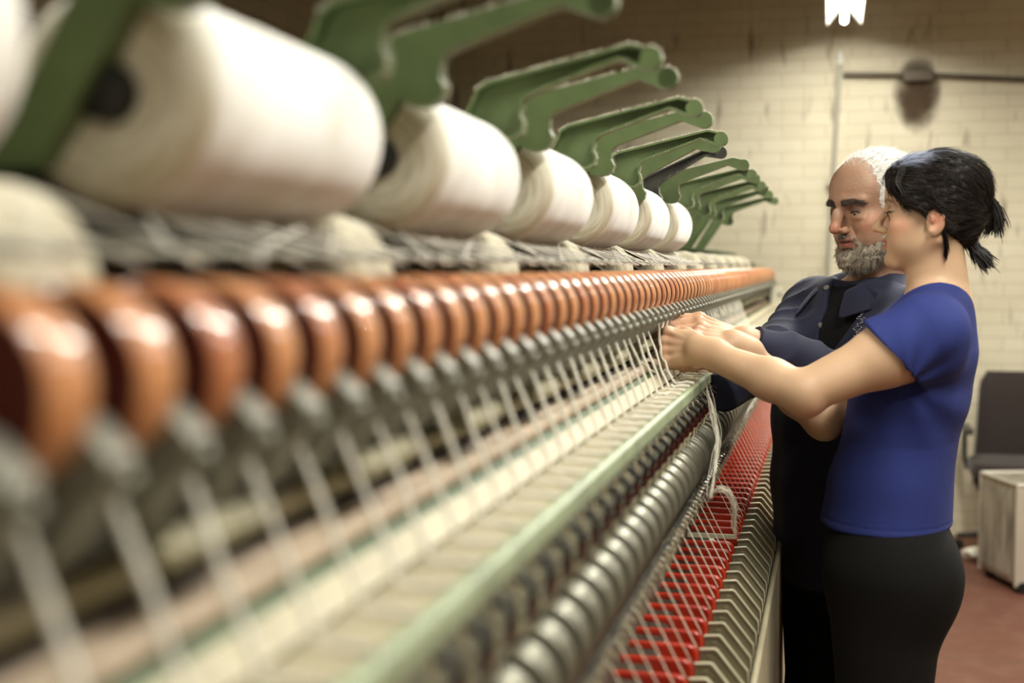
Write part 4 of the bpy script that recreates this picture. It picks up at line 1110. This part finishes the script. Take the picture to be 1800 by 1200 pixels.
dark = blend(dark, srgb(150, 158, 182), .8 * sphm(L, (.047, 0, .090), (.050, .10, .022), .5))
hair = np_obj('hair', P - wo, Fc, M['hair_dark'], wom, dark); hair['label'] = 'dark brown hair with a pale streak at the front'
tie = loc(1718, 370)
def flowW(p):
    return tie[None] - p
Lh = (P - HO) @ HR
so = strands('hair_strands', P - wo, N, Lh[:, 0] > -.2, lambda p: flowW(p + wo), 6500, .036, .0006, M['hair_dark'], hair, 5, .03, .05, 6, .06, lambda p, r: haircol(p + wo, r))
so['kind'] = 'stuff'
MB().tube([Vector(tie - wo) + Vector((math.cos(a) * .0, math.cos(a) * .016, math.sin(a) * .020)) for a in np.linspace(0, 2 * PI, 18)], .004, 8, cap=False).build('hair_tie', M['black'], hair)
def lock(pts, n, w0, w1, nm, seed):
    r = random.Random(seed); mb = MB()
    for k in range(n):
        o0 = Vector((r.gauss(0, w0), r.gauss(0, w0), r.gauss(0, w0))); o1 = Vector((r.gauss(0, w1), r.gauss(0, w1), r.gauss(0, w1))); e = r.uniform(.7, 1.0)
        PP = []
        for q in range(8):
            t = q / 7 * e * (len(pts) - 1); i = min(int(t), len(pts) - 2); PP.append(Vector(pts[i]).lerp(Vector(pts[i + 1]), t - i) + o0.lerp(o1, q / 7) - Vector(wo))
        mb.tube(PP, [.0011] * 6 + [.0008, .0003], 3)
    o = mb.build(nm, M['hair_dark'], hair)
    a = o.data.color_attributes.new('Col', 'FLOAT_COLOR', 'POINT'); c_ = srgb(30, 24, 21); a.data.foreach_set('color', list((*c_, 1)) * len(o.data.vertices)); return o
lock([loc(1716, 372), loc(1734, 348), loc(1748, 366), loc(1755, 392), loc(1757, 414)], 260, .006, .006, 'ponytail', 1)
lock([loc(1722, 366), loc(1740, 356), loc(1747, 380), loc(1744, 402)], 200, .006, .005, 'ponytail', 2)
lock([loc(1716, 376), loc(1736, 366), loc(1742, 390), loc(1732, 420)], 90, .006, .004, 'ponytail', 5)
lock([loc(1700, 412), loc(1712, 436), loc(1724, 452), loc(1738, 470)], 420, .004, .0075, 'lower_tail', 3)
lock([loc(1655, 388, 2.425), loc(1662, 415, 2.43), loc(1664, 440, 2.44), loc(1662, 458, 2.445)], 40, .002, .0025, 'loose_lock', 4)
lock([loc(1588, 300, 2.45), loc(1578, 325, 2.44), loc(1592, 345, 2.43)], 60, .004, .003, 'fringe', 6)
lock([loc(1582, 292, 2.47), loc(1575, 312, 2.46), loc(1583, 338, 2.45)], 70, .004, .003, 'fringe', 7)
# ------------------------------------------------------------------ the man in the navy work jacket
man = thing('person', 'white-haired bearded man in a navy work jacket leaning over the frame beside the woman', 'person', (at(1497, 900, 2.92).x, 2.92, 0))
mo = V3(man.location)
ph = math.radians(50); pt = math.radians(12)
HRm = frame_from((-math.sin(ph) * math.cos(pt), -math.cos(ph) * math.cos(pt), -math.sin(pt))); HOm = V3(at(1540, 357, 2.9))
phb = math.radians(50); fb = V3((-math.sin(phb), -math.cos(phb), 0)); TRm = frame_from(fb)       # columns: forward, left, up
c_neck = A(1528, 505, 2.95)
mrs, mre, mrw, mrk = A(1438, 535, 3.07), A(1372, 615, 2.90), A(1290, 672, 2.71), A(1236, 630, 2.66)
mls, mle, mlw, mlk = A(1625, 560, 2.80), A(1492, 672, 2.70), A(1312, 602, 2.62), A(1228, 571, 2.585)
ctr = A(1497, 700, 2.93)
def cc(z, f=0): return V3((ctr[0], ctr[1], z)) + fb * f
mt_ = [(1.36, (.075, .165), .0), (1.26, (.115, .190), .01), (1.12, (.125, .182), .018), (.98, (.130, .180), .020), (.80, (.128, .185), .012)]
def mtorso(F, infl, k=.03):
    for (z0, r0, f0), (z1, r1, f1) in zip(mt_[:-1], mt_[1:]):
        F.put(ecap(cc(z0, f0), cc(z1, f1), (r0[0] + infl, r0[1] + infl), (r1[0] + infl, r1[1] + infl), TRm), k)
# skin
F = Field((min(mrk[0], mlk[0]) - .12, 2.50, 1.02), (mls[0] + .10, 3.16, 1.70), .0030)
g2 = head(F, HOm, HRm, 1.05, dict(nose=1.12, brow=.0075, lips=1.35))
# heavier nose bridge, folds, eye bags
for q in (-1, 1):
    F.put(rc(g2(.088, q * .018, -.034), g2(.074, q * .032, -.060), .003, .003), .006, 's')
    F.put(ell(g2(.080, q * .034, -.015), (.008, .014, .005), HRm), .006)
F.put(ell(g2(.105, 0, -.008), (.010, .009, .018), HRm), .008)
F.put(rc(c_neck + V3((0, 0, -.06)), g2(-.02, 0, -.07), .060, .058), .02)
F.put(rc(c_neck + V3((0, 0, -.04)), mrs + V3((.03, 0, .0)), .05, .05), .04); F.put(rc(c_neck + V3((0, 0, -.04)), mls + V3((-.02, 0, 0)), .05, .05), .04)
mtorso(F, -.02)
for S, E_, W_ in ((mrs, mre, mrw), (mls, mle, mlw)):
    F.put(rc(S, E_, .050, .040), .03); F.put(rc(E_, W_, .040, .027), .015)
hand(F, mrw, mrk, (-.3, .9, -.5), 1, [(16, 28, 20), (20, 32, 22), (24, 34, 22), (28, 36, 24)], 1.0, .003, (.3, .2))
hand(F, mlw, mlk, (-.25, .35, -1), -1, [(20, 32, 20), (26, 38, 22), (30, 40, 24), (36, 42, 26)], 1.08, .004, (.6, .3))
P, Fc = F.mesh(); del F; P = laplace(P, Fc, 1, .25)
L = (P - HOm) @ HRm / 1.05
col = np.tile(np.array(srgb(172, 134, 108)), (len(P), 1)) * (1 + wave(P, 90, 12, .06))[:, None]
hd = np.clip((P[:, 2] - 1.36) / .03, 0, 1); col = blend(col, srgb(214, 168, 134), 1 - hd)
col = blend(col, srgb(200, 124, 96), .6 * sphm(L, (.11, 0, -.03), (.03, .02, .02)))
for q in (-1, 1):
    col = blend(col, srgb(196, 118, 88), .5 * sphm(L, (.06, q * .045, -.03), (.03, .03, .028)))
    col = blend(col, srgb(70, 44, 34), .8 * sphm(L, (.084, q * .033, .002), (.018, .024, .012), .6))  # socket shadow painted into the skin around the eye
    col = blend(col, srgb(36, 24, 20), sphm(L, (.086, q * .032, -.0035), (.014, .017, .0028), .3))
m_ = np.clip(1 - np.abs(L[:, 2] + .0615) / .010, 0, 1) * (np.abs(L[:, 1]) < .022) * (L[:, 0] > .082)
col = blend(col, srgb(158, 88, 72), np.clip(m_ * 2, 0, 1)); col = blend(col, srgb(60, 28, 24), np.clip(1 - np.abs(L[:, 2] + .0602) / .003, 0, 1) * (np.abs(L[:, 1]) < .023) * (L[:, 0] > .084))
np_obj('body', P - mo, Fc, M['skin_m'], man, col); Pm, Nm, Lm = P, normals(P, Fc), L
for q in (-1, 1):
    c = g2(.0735, q * .0315, -.003)
    MB().ball((0, 0, 0), .0118, 20).build('eye', M['eye_white'], man, loc=Vector(c + HRm @ V3((.0006, 0, -.001)) - mo))
    MB().ball((0, 0, 0), .0066, 14).build('iris', M['iris'], man, loc=Vector(c + HRm @ V3((.0080, 0, -.0075)) - mo))
# hair cap, beard
def whitecol(a, b): return lambda p, r: np.array(a)[None] * (1 - r.rand(len(p), 1)) + np.array(b)[None] * r.rand(len(p), 1) * 1.0
F = Field(HOm - .16, HOm + .17, .003)
F.put(ell(g2(-.008, 0, .029), V3((.096, .078, .081)) * 1.05, HRm), .01)
F.put(ell(g2(.078, 0, .012), V3((.046, .080, .060)) * 1.05, HRm), .008, 's'); F.put(ell(g2(.080, 0, .048), V3((.024, .045, .030)) * 1.05, HRm), .01, 's')
F.put(ell(g2(.04, 0, -.09), V3((.10, .10, .085)) * 1.05, HRm), .01, 's')
for q in (-1, 1): F.put(ell(g2(.010, q * .085, -.02), V3((.024, .02, .030)) * 1.05, HRm), .005, 's'); F.put(rc(g2(.012, q * .072, .02), g2(.016, q * .0725, -.02), .010, .009), .008)
P, Fc = F.mesh(); N = normals(P, Fc); P = P + N * wave(P, 300, 8, .0008)[:, None]
cw = np.tile(np.array(srgb(226, 222, 214)), (len(P), 1)) * (1 + wave(P, 260, 9, .08))[:, None]
hair = np_obj('hair', P - mo, Fc, M['hair_white'], man, np.clip(cw, 0, 1)); hair['label'] = 'short white hair'
so = strands('hair_strands', P - mo, N, P[:, 2] > -9, lambda p: np.tile((HRm @ V3((-1, 0, -.15)))[None], (len(p), 1)), 7000, .013, .0005, M['hair_white'], hair, 3, .28, .2, 4, .25,
             lambda p, r: np.clip(np.array(srgb(232, 229, 222))[None] * r.uniform(.75, 1.05, (len(p), 1)), 0, 1)); so['kind'] = 'stuff'
F = Field(HOm - .17, HOm + .15, .003)
for q in (-1, 1):
    F.put(rc(g2(.012, q * .066, -.030), g2(.010, q * .062, -.062), .012, .017), .012)
    F.put(rc(g2(.010, q * .060, -.065), g2(.066, q * .026, -.098), .022, .024), .014)
    F.put(rc(g2(.030, q * .056, -.060), g2(.072, q * .030, -.085), .014, .016), .014)
    F.put(rc(g2(.100, q * .003, -.0475), g2(.084, q * .026, -.062), .0050, .0050), .006)     # moustache
    F.put(rc(g2(.084, q * .026, -.062), g2(.078, q * .026, -.085), .0055, .010), .008)
F.put(ell(g2(.080, 0, -.100), V3((.026, .030, .024)) * 1.05, HRm), .014)
F.put(ell(g2(.060, 0, -.110), V3((.034, .036, .020)) * 1.05, HRm), .014)
F.put(ell(g2(.100, 0, -.0655), V3((.020, .021, .0105)) * 1.05, HRm), .004, 's')
P, Fc = F.mesh(); N = normals(P, Fc); P = P + N * (wave(P, 420, 21, .0022) + wave(P, 800, 22, .0012))[:, None]
L = (P - HOm) @ HRm / 1.05
bc = np.tile(np.array(srgb(168, 158, 138)), (len(P), 1)) * (1 + wave(P, 260, 19, .18))[:, None]
bc = blend(bc, srgb(84, 72, 60), .85 * sphm(L, (.095, 0, -.060), (.03, .034, .024), .5))
beard = np_obj('beard', P - mo, Fc, M['hair_white'], man, np.clip(bc, 0, 1)); beard['label'] = 'short grizzled beard and moustache'
def bcol(p, r):
    l = (p + mo - HOm) @ HRm / 1.05
    c = np.array(srgb(176, 168, 152))[None] * r.uniform(.5, 1.25, (len(p), 1)); c = blend(c, srgb(70, 60, 50), .8 * sphm(l, (.095, 0, -.058), (.03, .034, .024), .5) * (r.rand(len(p)) < .8)); return np.clip(c, 0, 1)
so = strands('beard_strands', P - mo, normals(P, Fc), P[:, 2] > -9, lambda p: np.tile((HRm @ V3((.0, 0, -1)))[None], (len(p), 1)), 6500, .010, .00055, M['hair_white'], beard, 13, .5, .5, 4, .45, bcol); so['kind'] = 'stuff'
mk = np.zeros(len(Pm), bool)
for q in (-1, 1):
    lx = Lm[:, 1] * q
    mk |= (lx > .009) & (lx < .050) & (np.abs(Lm[:, 2] - (.0190 + .10 * np.clip(lx - .009, 0, .02) - .45 * np.clip(lx - .032, 0, 1))) < .0032 + .0018 * (lx < .03)) & (Lm[:, 0] > .05)
so = strands('eyebrow', Pm - mo, Nm, mk, lambda p: (p + mo - HOm - HRm @ V3((.08, 0, .03))), 1000, .011, .0006, M['hair_white'], man, 31, .2, .15, 4, .22,
             lambda p, r: np.array(srgb(78, 66, 58))[None] * r.uniform(.6, 1.8, (len(p), 1))); so['label'] = 'bushy dark eyebrows'

# clothes: black shirt, navy jacket
F = Field((min(mrw[0], mlw[0]) - .10, 2.56, .76), (mls[0] + .12, 3.20, 1.47), .0036)
mtorso(F, .0)
for S in (mrs, mls): F.put(rc(c_neck + V3((0, 0, -.070)), S, .050, .056), .04)
# neck opening: a V down the front
nb = c_neck + V3((0, 0, -.035))
F.put(rc(nb + V3((0, 0, .0)), nb + V3((0, 0, .12)), .066, .085), .006, 's')
vb = cc(1.225, .12)
def wedge(X, Y, Z):
    x, y, z = X - vb[0], Y - vb[1], Z - vb[2]
    f = x * fb[0] + y * fb[1]; l = x * TRm[0, 1] + y * TRm[1, 1]
    return np.maximum(np.abs(l - .055) - .003 - .36 * np.clip(z, 0, 1), np.maximum(-f - .08, -z)) * .9
F.put((wedge, vb - .30, vb + V3((.30, .30, .36))), .004, 's')
for S, E_, W_ in ((mrs, mre, mrw), (mls, mle, mlw)):
    F.put(rc(S, E_, .060, .056), .03); F.put(rc(E_, W_ + (W_ - E_) * (.35 if S is mrs else 0), .056, .041), .02)
# cut cuffs
for E_, W_, ex_ in ((mre, mrw, .070), (mle, mlw, -.012)):
    d = (W_ - E_) / np.linalg.norm(W_ - E_); p = W_ + d * ex_
    def fn(X, Y, Z, p=p, d=d):
        e = -((X - p[0]) * d[0] + (Y - p[1]) * d[1] + (Z - p[2]) * d[2]); rr = np.sqrt((X - p[0]) ** 2 + (Y - p[1]) ** 2 + (Z - p[2]) ** 2)
        return np.maximum(e, rr - .062)
    F.put((fn, p - .07, p + .07), .003, 's')
P, Fc = F.mesh(); N = normals(P, Fc)
P = P + N * wave(P * V3((1, 1, .8)), 38, 44, .004)[:, None]
def foldring(P, N, a, b, freq, amp, ph0=0):
    ab = b - a; t = ((P - a) @ ab) / (ab @ ab); q = P - a - np.clip(t, 0, 1)[:, None] * ab; rr = np.linalg.norm(q, axis=1)
    w_ = np.exp(-np.clip(rr - .075, 0, 1) / .01) * ((t > -.05) & (t < 1.05)) * np.sin(np.clip(t, 0, 1) * PI) ** .5
    an = np.arctan2(q[:, 2], q[:, 0]); s_ = np.sin(t * freq + 1.3 * np.sin(an + ph0) + ph0)
    return P + N * (amp * w_ * (1 - np.abs(s_)) ** 1.2)[:, None]
P = foldring(P, N, mre, mrw, 11, .007, .6); P = foldring(P, N, mrs, mre, 13, .007, 2); P = foldring(P, N, mle, mlw, 11, .006, 1)
jk = np_obj('jacket', P - mo, Fc, M['navy'], man); jk['label'] = 'navy snap-front work jacket with white embroidered lettering'
Pj, Fj = P, Fc
F = Field(cc(1.05) - V3((.24, .24, 0)), cc(1.45) + V3((.24, .24, .02)), .005)
mtorso(F, -.008); F.put(rc(c_neck + V3((0, 0, -.05)), mrs + V3((.04, 0, -.02)), .045, .035), .03); F.put(rc(c_neck + V3((0, 0, -.06)), mls + V3((-.04, 0, -.02)), .045, .035), .03)
F.put(rc(nb + fb * .012, nb + V3((0, 0, .10)) + fb * .03, .060, .066), .006, 's'); 
P, Fc = F.mesh(); np_obj('undershirt', P - mo, Fc, M['black_cotton'], man)
# collars: folded leaves around the neck
def collar(r0, hgt, leaf, drop, mt, nm, th=.003, zo=0, fw=.02, amax=150):
    rows = [(r0, -.030), (r0 + .003, hgt * .6), (r0 + .006, hgt), (r0 + .014, hgt + .001), (r0 + .014 + leaf * .5, hgt - drop * .45), (r0 + .014 + leaf, hgt - drop)]
    vs = []; fs = []; n = 30
    for k in range(n + 1):
        a = math.radians(-amax + 2 * amax * k / n); s_ = abs(a) / math.radians(amax)
        out = -math.cos(a) * fb + math.sin(a) * TRm[:, 1]
        for q, (r_, z_) in enumerate(rows):
            t = q / 5
            vs.append(c_neck + out * (r_ * (1 + .10 * s_)) + V3((0, 0, zo + z_ - .045 * s_ ** 2.2 - .012 * t * s_ ** 4)) + fb * (fw * s_ + .01) - mo)
    m_ = len(rows)
    for k in range(n):
        for q in range(m_ - 1):
            a_ = k * m_ + q; fs.append((a_, a_ + m_, a_ + m_ + 1, a_ + 1))
    o = np_obj(nm, np.array(vs), np.array(fs), mt, man); md = o.modifiers.new('s', 'SOLIDIFY'); md.thickness = th; md.offset = 0
    sb = o.modifiers.new('u', 'SUBSURF'); sb.levels = sb.render_levels = 1; return o
collar(.066, .044, .044, .056, M['navy'], 'collar'); collar(.059, .036, .026, .040, M['black_cotton'], 'shirt_collar')
# snaps and embroidery sit on the jacket surface
from mathutils.bvhtree import BVHTree
bv = BVHTree.FromPolygons([tuple(p) for p in Pj.tolist()], [tuple(f) for f in Fj.tolist()])
def onj(px, py):
    d = (at(px, py, 3.0) - Vector((0, 0, H))).normalized(); r_ = bv.ray_cast(Vector((0, 0, H)), d); return (r_[0], r_[1]) if r_[0] else (None, None)
for px, py in ((1453, 506), (1442, 572), (1524, 533), (1471, 592)):
    p, n_ = onj(px, py)
    if p is None: continue
    o = MB().lathe_y([(.0022, -.0022), (.0062, -.0018), (.0066, 0), (.0060, .001)], n=16).build('snap_button', M['snap'], man)
    o.rotation_euler = Vector((0, -1, 0)).rotation_difference(n_).to_euler(); o.location = p + n_ * .001 - Vector(mo)
mb = MB(); r = random.Random(9)
p0_, n0_ = onj(1512, 566)
if p0_:
    ex = (onj(1524, 552)[0] - onj(1500, 580)[0]); ex.normalize(); ey = n0_.cross(ex).normalized()
    if ey.z < 0: ey = -ey
    for ln, (w0, w1, nn_) in enumerate(((.004, .030, 7), (-.020, .016, 8), (-.030, -.004, 6))):
        base = p0_ + ey * (.012 - .013 * ln)
        for k in range(nn_):
            x = w0 + (w1 - w0) * k / nn_
            for q in range(3):
                a_ = base + ex * (x + r.uniform(-.0012, .0012)) + ey * r.uniform(-.003, .003); b_ = a_ + (ex * r.uniform(-.0016, .0016) + ey * r.uniform(-.0045, .0045))
                hit = bv.find_nearest(a_); hit2 = bv.find_nearest(b_)
                mb.tube([hit[0] + hit[1] * .0012 - Vector(mo), hit2[0] + hit2[1] * .0012 - Vector(mo)], .0006, 4)
    mb.build('embroidery', M['thread_white'], man)['label'] = 'small white embroidered lettering on the chest'
# trousers, shoes
F = Field(cc(0) - V3((.28, .28, .02)), cc(.98) + V3((.28, .28, .03)), .007)
F.put(ecap(cc(.93), cc(.82), (.122, .172), (.125, .178), TRm), .03)
for q in (-1, 1):
    hp_ = cc(.80) + TRm[:, 1] * q * .095; kn = cc(.48, -.01) + TRm[:, 1] * q * .10; an = cc(.10, -.03) + TRm[:, 1] * q * .11
    F.put(rc(hp_, kn, .098, .078), .05); F.put(rc(kn, an, .078, .068), .02)
    shoe(man, mo, (an[0], an[1]), fb, M['shoe'])
F.put(plane((0, 0, .055), (0, 0, -1), F.lo - 1, (9, 9, .12)), .003, 's')
P, Fc = F.mesh(); N = normals(P, Fc); P = P + N * wave(P * V3((1, 1, .4)), 26, 66, .003)[:, None]
np_obj('trousers', P - mo, Fc, M['black_cotton'], man)
